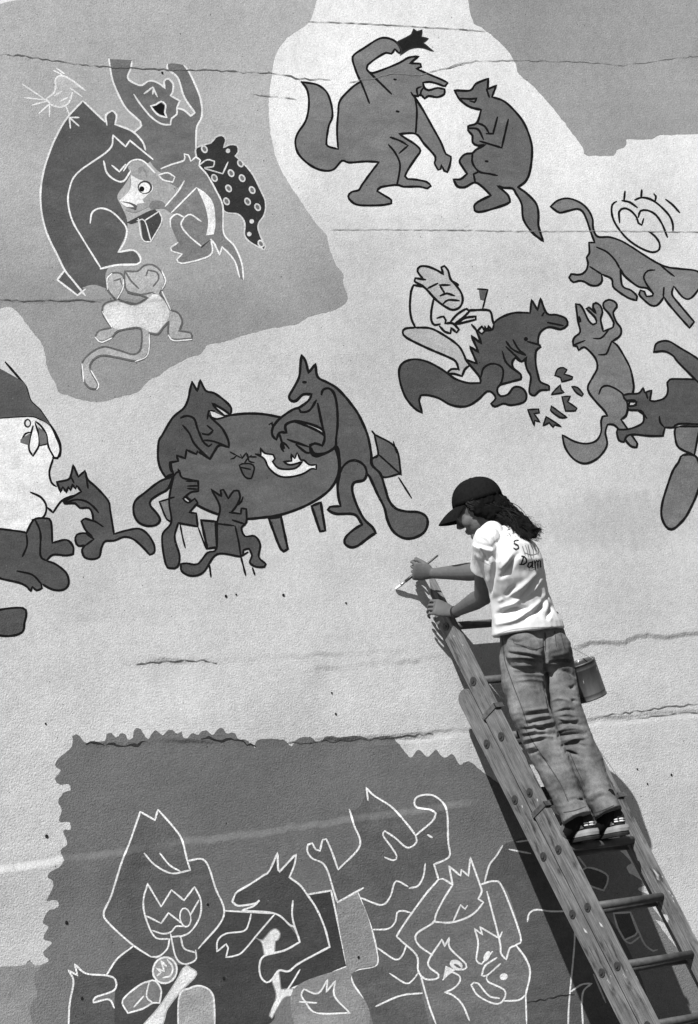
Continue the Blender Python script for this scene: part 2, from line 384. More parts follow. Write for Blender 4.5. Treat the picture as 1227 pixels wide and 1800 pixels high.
figure('painted_goose', 'pale painted goose with white face and round staring eye',
 'A 545,600 540,562 600,555 660,610 690,640 765,680 715,775 640,770 570,800 520,790 530,740', .34, '', 2.8, WHT,
 extra=[('face', 'A 488,745 540,690 545,620 580,640 640,660 650,690 625,715 600,740 610,755 575,760 570,785 520,772', .78),
        ('eye', [ell(30+.36675*612, 80+.36675*680, 13, 12)], .06), ('eye_white', [ell(30+.36675*610, 80+.36675*682, 10, 9.5)], .8), ('pupil', [ell(30+.36675*597, 80+.36675*688, 4.6, 4.8)], .01),
        ('beak_line', 'A 490,748 540,752 575,768 570,790 520,775 560,775 540,760', .10), ('comb', 'A 580,620 578,590 600,580 618,600 620,635 612,610 598,595', .25)],
 outline='A 510,600 545,555 600,552 660,610')
figure('painted_fox', 'mid grey painted fox with white belly reading a book',
 'A 690,590 740,570 800,550 800,520 820,525 832,555 855,535 878,550 872,575 910,620 950,690 985,770 990,900 1040,960 1075,1040 1085,1120 1065,1110 1040,1030 1005,975 982,965 970,1005 940,935 928,930 925,1005 850,1035 790,1045 765,1025 790,1000 740,985 735,970 770,945 740,870 735,820 760,805 735,800 700,780 640,785 630,770 650,745 690,745 715,765 800,650 770,680 700,640 690,620', .2,
 'A 800,650 770,700 710,770 / A 740,800 780,760 858,682 / A 735,870 735,830 765,808 800,825 785,860 820,910 885,965 / A 800,825 830,810 880,842 / A 680,620 720,610 755,630 745,655 700,645 680,625', 2.8, WHT,
 extra=[('belly', 'A 860,680 905,710 940,760 950,850 942,905 905,910 915,850 900,770', .8), ('tail_tip_line', 'A 878,965 925,930 918,940 884,972', .05)],
 outline='A 690,590 740,570 800,550 800,520 820,525 832,555 855,535 878,550 872,575 910,620 950,690 985,770 990,900 1040,960 1075,1040 1085,1120 / A 928,930 945,950 970,1005 982,965 1040,1030 1065,1110 / A 770,945 735,970 740,985 790,1000 765,1025 790,1045 925,1005 930,930')
figure('painted_book', 'small dark painted book held open by the fox', 'A 525,848 640,790 670,795 690,840 640,940 605,932 590,840 545,855', .06,
 'A 575,840 610,840 640,935 / A 610,840 680,795 692,845 640,940', 2.4, .7, outline='A 580,830 600,930 640,942')
mouse = figure('painted_mouse', 'pale painted mouse with long looping tail crouching below the bears',
 'B 425,380 440,355 490,340 450,290 450,240 470,215 510,215 528,240 522,280 495,335 520,345 560,360 590,357 640,330 600,315 545,300 530,260 530,205 590,205 620,180 660,175 700,205 720,250 705,290 695,310 720,340 745,385 780,400 800,440 785,485 840,495 845,520 760,525 735,500 738,440 710,470 685,500 645,495 645,560 630,605 580,625 500,610 420,600 375,630 370,670 405,735 400,755 370,755 340,720 330,640 370,590 430,560 500,575 570,595 605,570 610,490 590,470 500,485 470,515 420,535 392,515 410,485 470,470 430,410', .41,
 'B 500,350 540,350 590,357 630,335 / B 500,370 540,410 600,422 660,405 690,370 690,330 660,305 / B 535,210 560,250 595,285 / B 545,305 600,315 660,305 / B 630,225 640,200 680,210 690,240 665,275 / B 480,250 510,240 515,265', 3.4, .13,
 extra=[('white_body', 'B 432,382 445,362 490,348 520,352 560,366 600,362 640,335 665,312 690,318 715,345 738,388 732,430 705,465 680,492 645,487 590,464 500,478 470,462 436,410', .66)])
for p_ in multi('B 450,290 448,240 470,215 / B 705,290 722,250 705,205 / B 495,335 522,285 525,245 / B 330,640 338,722 / B 400,760 408,735 372,670 / B 645,500 645,560 632,605 580,628 / B 845,525 760,530 735,505 / B 392,515 420,538 470,518 / B 745,385 705,300 / B 425,395 470,468'): lines('chalk_line', [p_], 2.2, .8, mouse)

LAYER[0] = 6
# --- two animals on the white coat
figure('painted_wolf', 'big grey painted wolf crouching with tongue out and arm raised overhead',
 'C 290,400 320,440 332,500 328,570 310,630 270,690 255,740 268,800 310,850 370,890 430,905 475,895 520,848 560,858 650,852 730,855 680,920 630,990 615,1015 575,1025 555,1050 575,1080 620,1100 740,1100 800,1090 800,1070 760,1045 720,1020 740,998 830,985 870,995 960,995 1005,1005 1025,990 1000,968 940,955 890,950 878,935 900,890 940,830 965,790 935,755 880,720 845,695 938,695 985,750 1050,825 1045,860 1065,900 1080,895 1085,870 1100,905 1118,912 1130,880 1138,825 1110,810 1080,740 1030,650 980,560 925,475 952,482 965,470 990,495 1012,480 1060,487 1100,470 1102,442 1060,435 1010,448 985,430 980,405 1015,400 1060,410 1105,425 1120,405 1080,385 1020,360 940,325 970,315 965,298 905,295 955,255 900,262 850,290 780,320 690,350 660,325 665,305 720,262 770,235 800,240 820,215 845,238 855,225 845,195 815,165 765,150 720,160 650,205 590,245 580,275 600,340 625,400 580,430 510,505 498,580 492,680 498,782 440,765 432,735 445,650 465,600 462,540 440,470 410,435 375,415 340,408', .185,
 'C 600,340 640,430 675,520 / C 660,330 720,390 800,468 / C 935,490 945,560 942,640 938,695 / C 795,715 850,735 895,762 845,805 / C 785,758 820,800 848,860 845,920 832,985 / C 912,460 930,485 950,480 945,440 968,428 / C 985,430 970,450 965,478 / C 816,386 826,388 / C 830,567 842,570', 4.0)
figure('painted_dead_bird', 'black painted bird with splayed feathers clutched above the big wolf',
 'C 830,175 880,150 915,130 925,100 945,115 975,105 970,145 1010,155 980,180 1040,228 990,210 945,205 900,215 850,248 858,222', .016, '', 2.5, .03)
figure('painted_fox', 'dark grey painted fox sitting with folded arms, facing the big wolf',
 'D 102,365 175,365 200,335 258,310 255,360 295,342 275,395 330,415 380,460 425,520 455,600 460,660 450,740 430,785 395,812 440,845 480,890 490,940 490,990 512,1062 460,1020 420,960 412,890 385,840 370,818 330,815 300,805 350,850 358,880 330,895 230,925 195,920 192,900 210,880 270,850 230,810 195,790 150,812 115,808 97,775 130,775 160,750 140,720 125,690 150,660 185,655 200,640 245,615 210,620 185,605 185,575 165,550 165,530 205,515 225,455 170,440 125,405', .14,
 'D 185,655 185,700 215,740 260,750 298,758 / D 300,490 280,565 250,565 / D 350,500 320,630 220,600 / D 165,540 210,545 235,590 / D 205,515 240,530 260,560 / D 215,740 190,752 198,790 / D 125,402 180,405 205,400 195,420 175,415 / D 250,360 262,395 / D 245,692 255,693', 4.2)

LAYER[0] = 6
# --- right hand group
sw = None
for p_ in multi('E 690,145 660,170 658,240 690,320 770,420 870,490 960,522 1010,500 1010,450 975,400 935,370 / E 715,300 712,220 750,195 800,215 840,260 855,305 880,320 893,275 / E 855,260 870,215 920,210 980,240 1030,310 1070,408 / E 735,138 790,150 845,188 / E 755,70 748,135 / E 830,132 880,115 950,130 1020,180 1085,250 1110,310 1112,362 / E 880,60 875,110 / E 972,90 985,105 980,140 / E 1060,130 1110,170 1160,225'):
    if sw is None: sw = lines('painted_swirl', [p_], 3.8, BLK, wall, 'unfilled black brushed outline of a curled animal above the running fox')
    else: lines('outline', [p_], 3.8, BLK, sw)
figure('painted_fox', 'mid grey painted fox bounding downhill with club shaped tail raised',
 'E 202,182 250,140 310,122 370,130 440,165 490,220 515,280 518,340 550,405 640,410 720,435 800,480 900,545 1000,605 1080,635 1160,645 1300,668 1320,760 1250,860 1190,860 1118,775 1105,835 1160,910 1270,1040 1235,1085 1150,990 1070,895 1045,855 1020,890 990,918 950,918 900,880 860,835 870,805 900,815 915,850 960,845 965,830 920,790 860,780 800,740 745,690 720,640 735,770 800,805 845,850 840,880 780,862 700,810 665,775 655,720 580,685 585,735 555,768 500,768 450,740 410,735 370,745 340,710 355,685 400,690 440,682 470,650 480,600 470,560 490,530 487,450 530,450 500,370 470,280 440,220 400,200 330,215 270,228 230,205', .2,
 'E 545,485 620,520 680,580 715,640 / E 495,630 580,685 / E 975,655 925,660 895,700 910,750 965,830 / E 1045,785 1040,850 / E 1020,620 1080,670 1120,700', 3.8)
man = fill('painted_man', [pts('F 240,155 200,100 215,70 260,68 320,90 370,120 355,75 375,65 400,95 415,150 450,190 485,240 495,290 475,335 430,352 380,330 320,285 245,205 180,165 185,145')], .43, wall, 'pale outlined painted man with spiky hair crouching behind the dark wolf')
fill('leg', [pts('F 103,500 130,478 185,468 290,475 400,535 470,590 500,640 525,710 500,735 495,785 440,772 392,770 420,742 470,745 450,690 400,660 260,600 130,535')], .43, man)
for p_ in multi('F 240,155 200,100 215,70 260,68 320,90 370,120 355,75 375,65 400,95 415,150 450,190 485,240 495,290 475,335 430,352 380,330 320,285 245,205 180,165 185,145 250,155 / F 270,210 330,180 / F 345,190 410,190 / F 350,200 375,240 / F 350,260 390,245 440,260 / F 370,310 400,288 470,292 / F 240,200 175,190 158,230 150,330 160,410 185,465 / F 305,280 290,360 290,420 310,450 345,445 / F 330,405 370,395 385,420 380,440 430,440 470,480 455,500 420,470 415,505 380,495 345,460 / F 415,430 460,380 520,345 540,360 500,400 440,445 / F 450,445 510,405 580,395 580,415 520,430 460,445 / F 535,355 650,352 680,370 695,435 735,490 / F 640,460 655,495 665,455 690,495 695,455 / F 555,450 590,490 620,460 640,490 630,515 600,500 / F 185,468 290,475 400,535 470,590 500,640 520,690 / F 185,468 120,475 103,500 130,535 260,600 400,660 450,690 470,745 / F 470,740 420,740 390,770 440,770 490,785 510,740 540,715 / F 430,165 465,188'): lines('outline', [p_], 4.2, BLK, man)
figure('painted_paddle', 'small dark painted paddle standing up above the dark wolf back', 'F 600,216 656,220 634,290 610,285', .11, '', 3, outline='F 592,215 658,220 625,345')
figure('painted_wolf', 'dark painted wolf on all fours with jagged back and bushy tail',
 'F 700,440 740,405 830,372 935,372 945,285 985,355 1003,275 1045,375 1110,385 1170,410 1180,450 1160,470 1135,480 1060,465 1010,490 990,530 990,580 1005,595 975,620 972,700 990,790 1005,825 1060,850 1060,875 1000,880 965,912 935,900 930,870 940,790 915,740 905,690 915,660 880,690 840,665 820,690 825,730 875,775 875,805 800,825 735,845 720,880 740,915 790,905 830,858 880,862 910,900 905,945 870,965 805,975 760,965 705,985 680,965 710,930 690,895 655,885 600,935 540,975 480,985 410,970 340,930 270,910 220,912 210,940 230,1025 180,995 120,920 85,820 80,740 110,695 180,675 260,690 340,730 400,770 450,805 530,830 610,830 605,790 510,675 590,705 540,590 600,630 550,520 620,575 580,480 620,510 640,490 690,480', .085,
 'F 615,790 630,735 680,705 735,715 760,750 750,820 725,860 / F 755,625 775,690 820,735 875,775 / F 780,560 820,610 905,650 / F 825,550 860,610 905,645 / F 780,595 880,690 / F 1050,435 1150,455 / F 920,560 1000,582 / F 1015,390 1025,372', 4.0,
 extra=[('eye', [ell(680+.26895*908, 450+.26895*543, 3.6, 3.8)], .008)])
frs = ['G 60,640 80,595 120,585 145,600 125,630 185,650 180,665 110,685 100,655', 'G 55,750 100,705 105,740 125,760 35,775', 'G 180,718 220,725 260,770 250,785 210,760', 'G 110,790 168,785 150,825 215,870 205,888 135,890', 'G 35,855 145,935 95,935 30,885', 'F 920,1005 990,1000 995,1025 960,1030 1000,1085 965,1075 962,1110', 'F 1040,1050 1140,1115 1095,1105 1085,1120 1060,1090 1020,1110']
for s in frs: figure('painted_scrap', 'dark torn scrap painted between the dark wolf and the howling fox', s, .085, '', 3.0)
figure('painted_fox', 'mid grey painted fox throwing back its head with paws up and crescent tail',
 'G 207,138 235,142 262,180 298,255 330,283 352,272 345,235 282,170 300,162 350,205 328,160 330,138 350,130 380,150 395,195 382,245 400,330 440,315 470,300 475,270 440,205 405,165 402,130 440,108 488,128 495,160 470,195 490,260 525,310 518,360 462,402 500,430 550,510 590,590 610,680 612,745 575,860 560,925 525,950 560,1000 600,1060 640,1120 635,1145 600,1140 560,1100 510,1020 470,985 430,985 415,1040 428,1120 400,1180 350,1230 285,1258 230,1250 175,1210 130,1140 112,1058 200,1105 280,1120 350,1100 385,1040 385,960 395,930 430,925 410,890 350,825 300,760 293,715 325,655 358,590 350,530 310,475 265,440 228,462 215,435 190,430 187,400 200,370 238,335 225,270 215,200', .185,
 'G 440,315 410,355 380,380 335,380 / G 460,400 440,450 420,490 370,495 / G 370,770 390,725 430,712 490,735 540,775 570,840 565,910 525,950 / G 190,428 270,395 / G 232,228 240,260 225,270', 3.8)
figure('painted_wolf', 'dark painted wolf biting the leg of the howling fox, cut by the edge',
 'G 540,780 580,770 650,765 680,725 692,760 740,745 728,815 760,822 830,800 855,750 850,690 870,668 940,665 1120,670 1120,985 930,980 895,1005 835,1005 825,1040 820,1065 720,1065 620,1055 570,1065 545,1108 510,1095 495,1040 500,1020 560,1020 620,1005 680,970 680,900 640,885 580,882 570,860 630,850 635,825 560,815', .085,
 'G 640,885 680,910 705,940 / G 795,930 800,970 825,1000 / G 560,815 625,815 632,835 615,852 570,855 / G 700,760 712,800', 3.8)
figure('painted_tail', 'dark curved painted tail tip above the biting wolf', 'G 755,475 770,420 810,400 860,400 930,440 1100,560 1100,720 930,550 890,500 830,470', .1, '', 3.8)
figure('painted_tail', 'long grey rounded painted tail hanging at the right edge below the wolves', 'G 960,1200 930,1250 890,1310 850,1420 815,1540 810,1630 840,1700 880,1722 930,1690 1000,1600 1080,1400 1060,1220', .165, '', 4.2)
figure('painted_paw', 'small grey painted paw at the right edge under the biting wolf', 'G 935,1000 905,1020 905,1070 930,1145 1040,1200 1080,1000', .165, '', 3.8)

LAYER[0] = 6
# --- the feast at the table
tb = figure('painted_table', 'dark grey oval painted table with three stubby legs', 'O 405,730 450,727 490,733 530,745 570,765 592,795 595,830 580,860 545,885 500,903 460,910 420,912 380,903 345,887 320,865 303,830 300,800 310,770 340,745 / I 120,1120 200,1110 245,1320 200,1322 / I 400,1040 460,1015 490,1200 455,1205 / H 545,1245 650,1255 660,1440 590,1450', .115, '', 4.8, rest='table_leg')
figure('painted_chair', 'dark grey painted folding chair behind the standing wolf', 'I 810,570 950,660 985,835 970,830 865,850 795,780 795,730 835,705', .12, 'I 970,855 1052,985 / I 935,620 955,690 / I 795,550 815,575 / I 835,700 985,835 / I 795,730 835,705', 3.6)
figure('painted_wolf', 'tall dark painted wolf leaning over the right end of the table with a fork',
 'I 335,55 360,90 380,170 425,110 440,195 500,230 560,265 620,325 660,375 700,430 740,510 770,590 790,700 795,770 850,830 880,920 905,1000 950,1055 1020,1075 1100,1080 1150,1110 1158,1160 1130,1215 1060,1250 990,1245 930,1200 895,1130 875,1050 830,960 780,850 765,830 740,870 680,885 665,930 690,1020 740,1120 800,1180 818,1215 780,1240 700,1300 650,1308 615,1280 625,1240 680,1190 730,1160 680,1095 560,1090 505,1065 520,1045 590,1040 575,980 570,900 585,820 578,690 560,640 555,655 500,690 440,700 410,690 390,650 420,630 470,645 485,600 470,540 380,500 290,485 230,510 235,560 190,560 170,605 145,580 145,530 190,470 275,410 320,395 380,350 400,310 345,310 300,350 270,352 252,325 290,255 320,190 328,100', .1,
 'I 465,310 475,280 510,270 545,300 565,380 570,500 560,600 555,650 500,690 430,715 395,690 390,640 430,630 470,645 485,590 460,470 440,370 / I 315,400 330,425 385,415 430,350 / I 585,830 600,790 640,750 690,742 740,770 760,820 740,870 680,885 / I 245,605 380,652 / I 300,640 365,690 395,688 / I 345,230 362,230 / I 190,570 205,620 / I 205,620 200,650 215,680 / I 205,620 235,640 250,660 / I 205,620 220,660 / I 125,505 140,495 145,520', 4.8)
figure('painted_roast', 'white painted roast with little legs in the air on the table',
 'I 35,700 70,705 65,660 95,695 150,705 160,730 145,750 180,790 240,800 300,790 340,750 260,770 215,750 270,745 265,700 290,730 305,690 330,740 350,740 385,770 430,770 430,800 400,795 340,830 250,850 180,840 120,790 90,730', .72, '', 3.6)
figure('painted_flowerpot', 'dark outlined painted flowerpot with ragged plant on the table', 'H 820,850 840,840 900,840 928,868 905,945 880,945 850,920', .085,
 'H 830,865 900,880 / H 755,755 800,780 780,800 760,805 / H 800,780 840,800 830,775 / H 840,800 870,760 880,800 905,780 / H 880,800 860,830 / H 880,770 890,820 925,830 / H 900,790 940,790', 3.2)
figure('painted_wolf', 'dark painted wolf hunched with crossed arms at the left end of the table',
 'H 480,250 518,318 538,237 580,315 640,332 720,390 762,440 755,485 690,440 625,405 650,440 720,500 650,515 600,490 640,530 700,590 740,670 745,720 670,710 610,805 520,750 510,770 440,740 430,800 370,780 380,820 320,830 325,880 345,910 290,935 255,880 235,800 240,680 262,640 340,510 420,440 450,380 465,310 / H 345,930 250,965 150,1040 70,1110 60,1190 90,1255 150,1285 220,1280 250,1245 230,1200 180,1140 185,1100 240,1060 305,1020', .08,
 'H 400,510 440,495 495,515 520,590 560,680 600,715 620,700 / H 415,565 460,620 500,700 605,805 665,715 / H 540,620 600,630 630,600 590,565 / H 570,670 640,680 740,720 / H 590,515 600,460 640,460', 4.2,
 rest='tail', extra=[('teeth', 'H 612,462 645,472 705,500 655,510 625,500', .72)])
figure('painted_chair', 'small pale grey painted chair under the seated wolf cub', 'H 245,1112 350,1082 355,1250 300,1240', .2, 'H 395,1280 410,1360 430,1440 / H 525,1300 580,1450', 3.4)
figure('painted_wolf_cub', 'dark painted wolf cub seated at the table, nearest the hunched wolf',
 'H 350,930 390,890 410,940 525,965 525,1035 470,1045 415,1090 450,1120 500,1090 520,1120 460,1190 510,1195 520,1290 380,1265 355,1370 390,1500 375,1580 330,1590 290,1560 265,1360 330,1260 315,1100', .08,
 'H 440,965 520,965 525,998 450,1000 / H 450,1018 515,1022 / H 380,880 400,930 / H 310,1090 350,1080', 3.8)
figure('painted_wolf_cub', 'dark painted wolf cub on a stool in front of the table, back turned',
 'H 620,1025 690,1075 685,1030 705,1025 740,1090 780,1035 815,1035 825,1080 800,1140 760,1190 830,1200 835,1160 870,1165 870,1260 835,1300 860,1360 930,1360 970,1420 960,1510 1010,1560 1000,1580 940,1580 895,1550 910,1500 890,1450 850,1460 830,1505 660,1490 560,1620 470,1645 405,1610 400,1560 440,1555 520,1560 590,1480 655,1450 660,1270 680,1150', .08,
 'H 655,1270 780,1285 / H 790,1290 815,1400 830,1505 / H 750,1190 830,1200 / H 770,1245 850,1270 / H 830,1505 865,1640 / H 915,1590 930,1635 / H 605,1570 615,1650 / H 845,1080 835,1110 800,1140 / H 840,1500 880,1475', 3.8)

LAYER[0] = 6
# --- lower left group at the edge
figure('painted_dog', 'white painted long eared dog in a dark cap at the left edge',
 'J -170,330 110,310 190,340 260,385 310,470 330,540 310,597 275,590 255,690 275,760 320,790 370,830 420,840 340,880 280,960 245,935 210,1000 140,1010 100,1090 -170,1090', .74,
 'J 165,350 200,380 235,440 250,520 290,595 325,580 330,510 300,430 260,370 / J 145,380 120,480 120,540 145,580 185,510 185,440 160,360 / J 130,825 200,860 235,920 215,990 140,1010 / J 70,470 95,430 130,420 / J 185,510 235,500', 4.0,
 extra=[('cap', 'J -170,-60 68,75 100,120 130,210 190,270 262,372 190,330 110,312 -170,330', .095), ('muzzle', 'J 180,380 230,430 240,495 192,508 185,430', .13), ('muzzle', 'J 60,470 128,425 115,508 60,490', .13), ('eye', [ell(20+.2612*108, 650+.2612*360, 6.5, 8)], .03), ('eye_white', [ell(20+.2612*110, 650+.2612*360, 3.6, 5)], .7)],
 outline='J -170,330 110,312 190,330 260,370 310,470 330,540 310,597 280,590 / J -40,-50 68,75 100,120 130,210 190,270 260,370 / J 60,240 105,240 125,205 / J 280,600 255,690 270,760 300,785 / J 245,930 280,960 340,880 420,845')
figure('painted_wolf', 'small dark painted wolf snapping at the white dog',
 'J 305,755 380,740 400,710 415,640 450,720 495,680 515,740 570,790 650,880 665,950 690,1105 780,1080 860,1070 920,1110 960,1180 960,1230 930,1245 880,1190 820,1140 760,1125 690,1150 630,1155 605,1200 590,1260 540,1275 490,1260 475,1210 500,1180 450,1185 430,1150 440,1110 500,1100 550,1130 500,1080 470,1020 500,1000 550,1020 545,970 520,930 460,930 430,900 360,900 350,890 420,850 470,820 440,780 430,800 410,770 400,810 380,790 370,825 345,790 330,825', .085,
 'J 355,900 430,875 500,885 550,920 585,960 / J 500,1005 560,1020 615,1055 / J 505,1105 555,1140 500,1180 / J 500,700 515,795 / J 400,720 420,760', 4.0)
figure('painted_legs', 'dark painted hind legs of the white dog resting on big feet',
 'J -170,1060 60,1088 100,1098 150,1010 220,1000 265,1020 275,1165 370,1145 415,1190 415,1240 370,1250 280,1245 235,1285 300,1310 370,1370 385,1440 350,1480 280,1480 200,1440 205,1470 170,1485 140,1460 130,1490 70,1440 -170,1350', .085,
 'J 160,1010 195,1100 195,1250 235,1285 / J 40,1355 140,1380 200,1440 / J 100,1100 105,1180 75,1255', 4.0)
figure('painted_paw', 'dark painted paw fragment at the left edge below the dog feet', 'J -170,1650 -60,1612 75,1603 100,1640 88,1700 72,1765 -20,1792 -170,1775', .085, '', 4)

LAYER[0] = 6
# --- figures on the dark lower patch, white lines
figure('painted_dark_ground', 'darker grey painted area behind the ladder foot figures', 'O 852,1549 860,1521 883,1487 905,1478 932,1474 1000,1515 1045,1580 1100,1660 1140,1760 1160,1900 925,1900 926,1750 932,1707 924,1685 908,1660 916,1645 895,1575 880,1555', .10, 'N 365,630 375,590 410,572 480,580 550,580 / N 275,268 380,288 / N 310,230 380,220 / N 605,680 600,780 575,1045 570,1200 / N 585,985 640,950 690,945 650,980 640,1040 645,1150', 3.2, .72, outline='O 852,1549 860,1521 872,1505 883,1487')
figure('painted_figure', 'unfinished painted figure in pale lines seen between the ladder rungs', 'N 665,360 760,390 770,430 750,475 690,455 600,420 / N 800,590 820,660 855,725 910,700 920,685 885,585', .085, 'N 610,290 660,355 / N 855,725 885,742 930,710 / N 885,585 930,690 960,750 1000,780 1020,775 / N 700,900 760,1040', 3.2, .5)
figure('painted_body', 'very dark painted bulky body under the two big heads', 'K 430,1235 480,1160 555,1100 650,1155 790,1190 860,1165 870,1110 990,955 990,930 1230,945 L 425,1005 520,1090 600,1200 580,1240 560,1540 420,1660 380,1800 K 900,1600 440,1600 470,1290', .065,
 'L 45,985 420,1005 / L 250,1010 235,1070 200,1130 70,1150 10,1200 5,1280 70,1225 85,1250 70,1320 130,1310 190,1280 300,1150 420,1010', 3.2, WHT, outline='K 430,1235 480,1160 555,1100')
figure('painted_wolf_head', 'large dark painted wolf seen from the front with zigzag open jaws',
 'K 590,455 660,495 675,445 750,530 790,590 815,690 900,690 950,820 990,955 870,1110 850,1170 790,1185 760,1150 690,1148 640,1150 550,1090 440,990 415,940 450,860 500,700 540,600', .115,
 'K 610,655 660,710 740,750 830,735 815,690 / K 685,655 730,710 780,740 / K 625,800 605,880 615,960 660,1055 730,1065 720,1110 680,1148 640,1150 / K 625,800 690,910 740,830 800,880 850,815 880,880 875,960 830,1030 780,1055 / K 620,955 690,990 725,940 790,990 / K 870,880 830,950 / K 735,1040 760,1150 800,1185 855,1165 855,1120 / K 650,1025 700,1040 740,1030 760,1005 800,1005 / K 785,1060 800,1110 855,1130 / K 740,1055 785,1050', 3.2, WHT,
 extra=[('tongue', [ell(30+.36675*806, 1260+.36675*962, 9, 16, -8)], .14)], outline='K 640,1150 550,1090 440,990 415,940 450,860 500,700 540,600 590,455 660,495 675,445 750,530 790,590 815,690 900,690 950,820 990,955 870,1110')
lines('tongue_line', [ell(30+.36675*806, 1260+.36675*962, 9.5, 16.5, -8)], 2.6, WHT, bpy.data.objects['painted_wolf_head'], closed=True)
figure('painted_wolf_cub', 'dark painted cub head with open mouth in the bottom left corner', 'K 245,1215 290,1240 275,1190 330,1230 420,1240 470,1255 470,1310 375,1345 365,1370 440,1355 465,1400 465,1620 250,1620 250,1390 270,1270', .095, '', 3.2, WHT,
 outline='K 245,1600 250,1390 270,1270 245,1215 290,1240 275,1185 330,1230 430,1240 470,1260 465,1310 375,1345 365,1370 440,1355 465,1395')
dsc = fill('painted_disc', [ell(30+.36675*708, 1260+.36675*1215, 21, 23, 15, 20)], .3, wall, 'pale painted disc with a zigzag mark under the big jaws')
lines('outline', [ell(30+.36675*708, 1260+.36675*1215, 21, 23, 15, 20)], 3.4, WHT, dsc, closed=True)
for p_ in multi('K 672,1240 690,1225 668,1205 705,1220 690,1170 715,1195 / K 720,1165 745,1200 735,1240 700,1250'): lines('zigzag_mark', [p_], 3.2, WHT, dsc)
figure('painted_bone', 'white painted bone standing below the big jaws', 'K 795,1205 812,1192 832,1205 858,1222 850,1250 790,1310 720,1400 690,1480 600,1480 680,1390 760,1270', .76, '', 2.4, .5)
figure('painted_pear', 'mid grey painted pear shape outlined in white beside the bone', 'K 505,1360 580,1290 630,1268 662,1266 690,1310 682,1372 650,1372 600,1400 530,1420', .21, 'K 632,1272 620,1340 650,1372 / K 605,1340 560,1390', 3.0, WHT)
figure('painted_mound', 'pale grey painted mound at the bottom edge beside the bone', 'K 775,1620 775,1350 830,1300 880,1290 930,1320 945,1390 945,1620', .38, '', 3.0, WHT)
figure('painted_panel', 'very dark painted panel behind the pointed eared wolf', 'L 650,870 820,840 935,1385 560,1540 440,1500 600,1360 815,1245 780,1110', .055, '', 3.4, WHT, outline='L 660,868 825,840 L 870,1050 940,1385 740,1470 540,1545')
figure('painted_bone', 'white painted bone gripped by the pointed eared wolf', 'L 285,1180 330,1195 390,1130 430,1115 460,1150 445,1195 425,1205 420,1290 345,1305 325,1215 / L 400,1480 450,1415 465,1550 555,1545 550,1600 490,1610 440,1685 400,1760 380,1740 430,1600', .78, '', 2.0, .3, rest='bone_end')
figure('painted_wolf', 'dark painted wolf with two pointed ears, muzzle to the left, arm bent',
 'L 130,880 150,850 250,790 340,730 380,700 440,570 445,690 455,705 560,590 575,580 560,660 525,745 600,800 650,865 720,970 780,1110 815,1245 600,1360 520,1420 450,1415 400,1480 360,1500 320,1460 310,1380 345,1310 490,1270 600,1210 560,1100 530,1090 420,1005 180,985 270,950 310,910 290,930 160,950 115,920', .072,
 'L 550,915 545,1010 560,1090 600,1200 / L 600,1410 520,1540 430,1640 400,1700', 3.4, WHT)
figure('painted_panel', 'light grey painted upright panel between the wolf and the clawed animal', 'L 870,930 1020,850 1100,1050 1165,1290 1160,1370 1010,1410 975,1470 1010,1560 1100,1660 1100,1850 560,1850 560,1545 935,1390', .26, '', 3.4, WHT, outline='L 1020,850 1090,1010 1140,1200 1165,1330 1140,1390 1020,1415 975,1470 1010,1550 1110,1660 1200,1760')
figure('painted_animal', 'dark grey painted ribbed animal with hooked tail and one hand raised',
 'M 110,210 140,290 168,410 45,545 L 830,560 790,470 765,475 745,555 715,545 690,500 660,510 655,560 690,610 760,640 800,700 840,830 870,925 1020,850 M 180,720 240,880 270,1010 265,1090 150,1120 125,1160 210,1310 300,1500 580,1500 520,1240 500,1130 490,1040 390,920 460,790 615,600 590,515 650,490 680,455 670,380 665,230 640,165 580,125 510,125 480,150 490,190 570,205 600,225 580,270 490,350 440,290 350,190 250,125 205,80 190,150 150,200', .118,
 'M 310,475 360,492 378,470 350,420 300,350 310,325 370,365 420,410 450,420 490,390 485,350 / M 175,705 290,745 340,700 365,620 390,612 440,640 / M 450,650 500,635 530,580 540,510 / M 240,885 330,880 370,840 380,790 410,778 460,790 / M 270,990 370,1055 410,1030 430,980 / M 340,1135 430,1190 470,1170 500,1130 / M 555,348 578,362 / M 260,1320 400,1260 530,1245', 3.2, WHT,
 outline='M 110,205 135,290 168,410 45,545 L 830,560 790,470 765,475 745,555 715,545 690,500 660,510 655,560 690,610 760,640 800,700 840,830 870,925 1055,822 / M 215,150 205,80 250,125 350,190 440,290 485,350 580,270 600,225 570,205 490,190 480,150 510,125 580,122 640,165 665,230 670,380 680,460 650,490 590,515 615,600')
figure('painted_wolf_cub', 'grey painted cub with spiky head peeping in at the bottom edge', 'L 720,1720 640,1640 610,1590 630,1550 730,1580 800,1480 790,1570 855,1490 850,1600 960,1720', .15, 'L 600,1640 720,1648', 3.0, WHT)
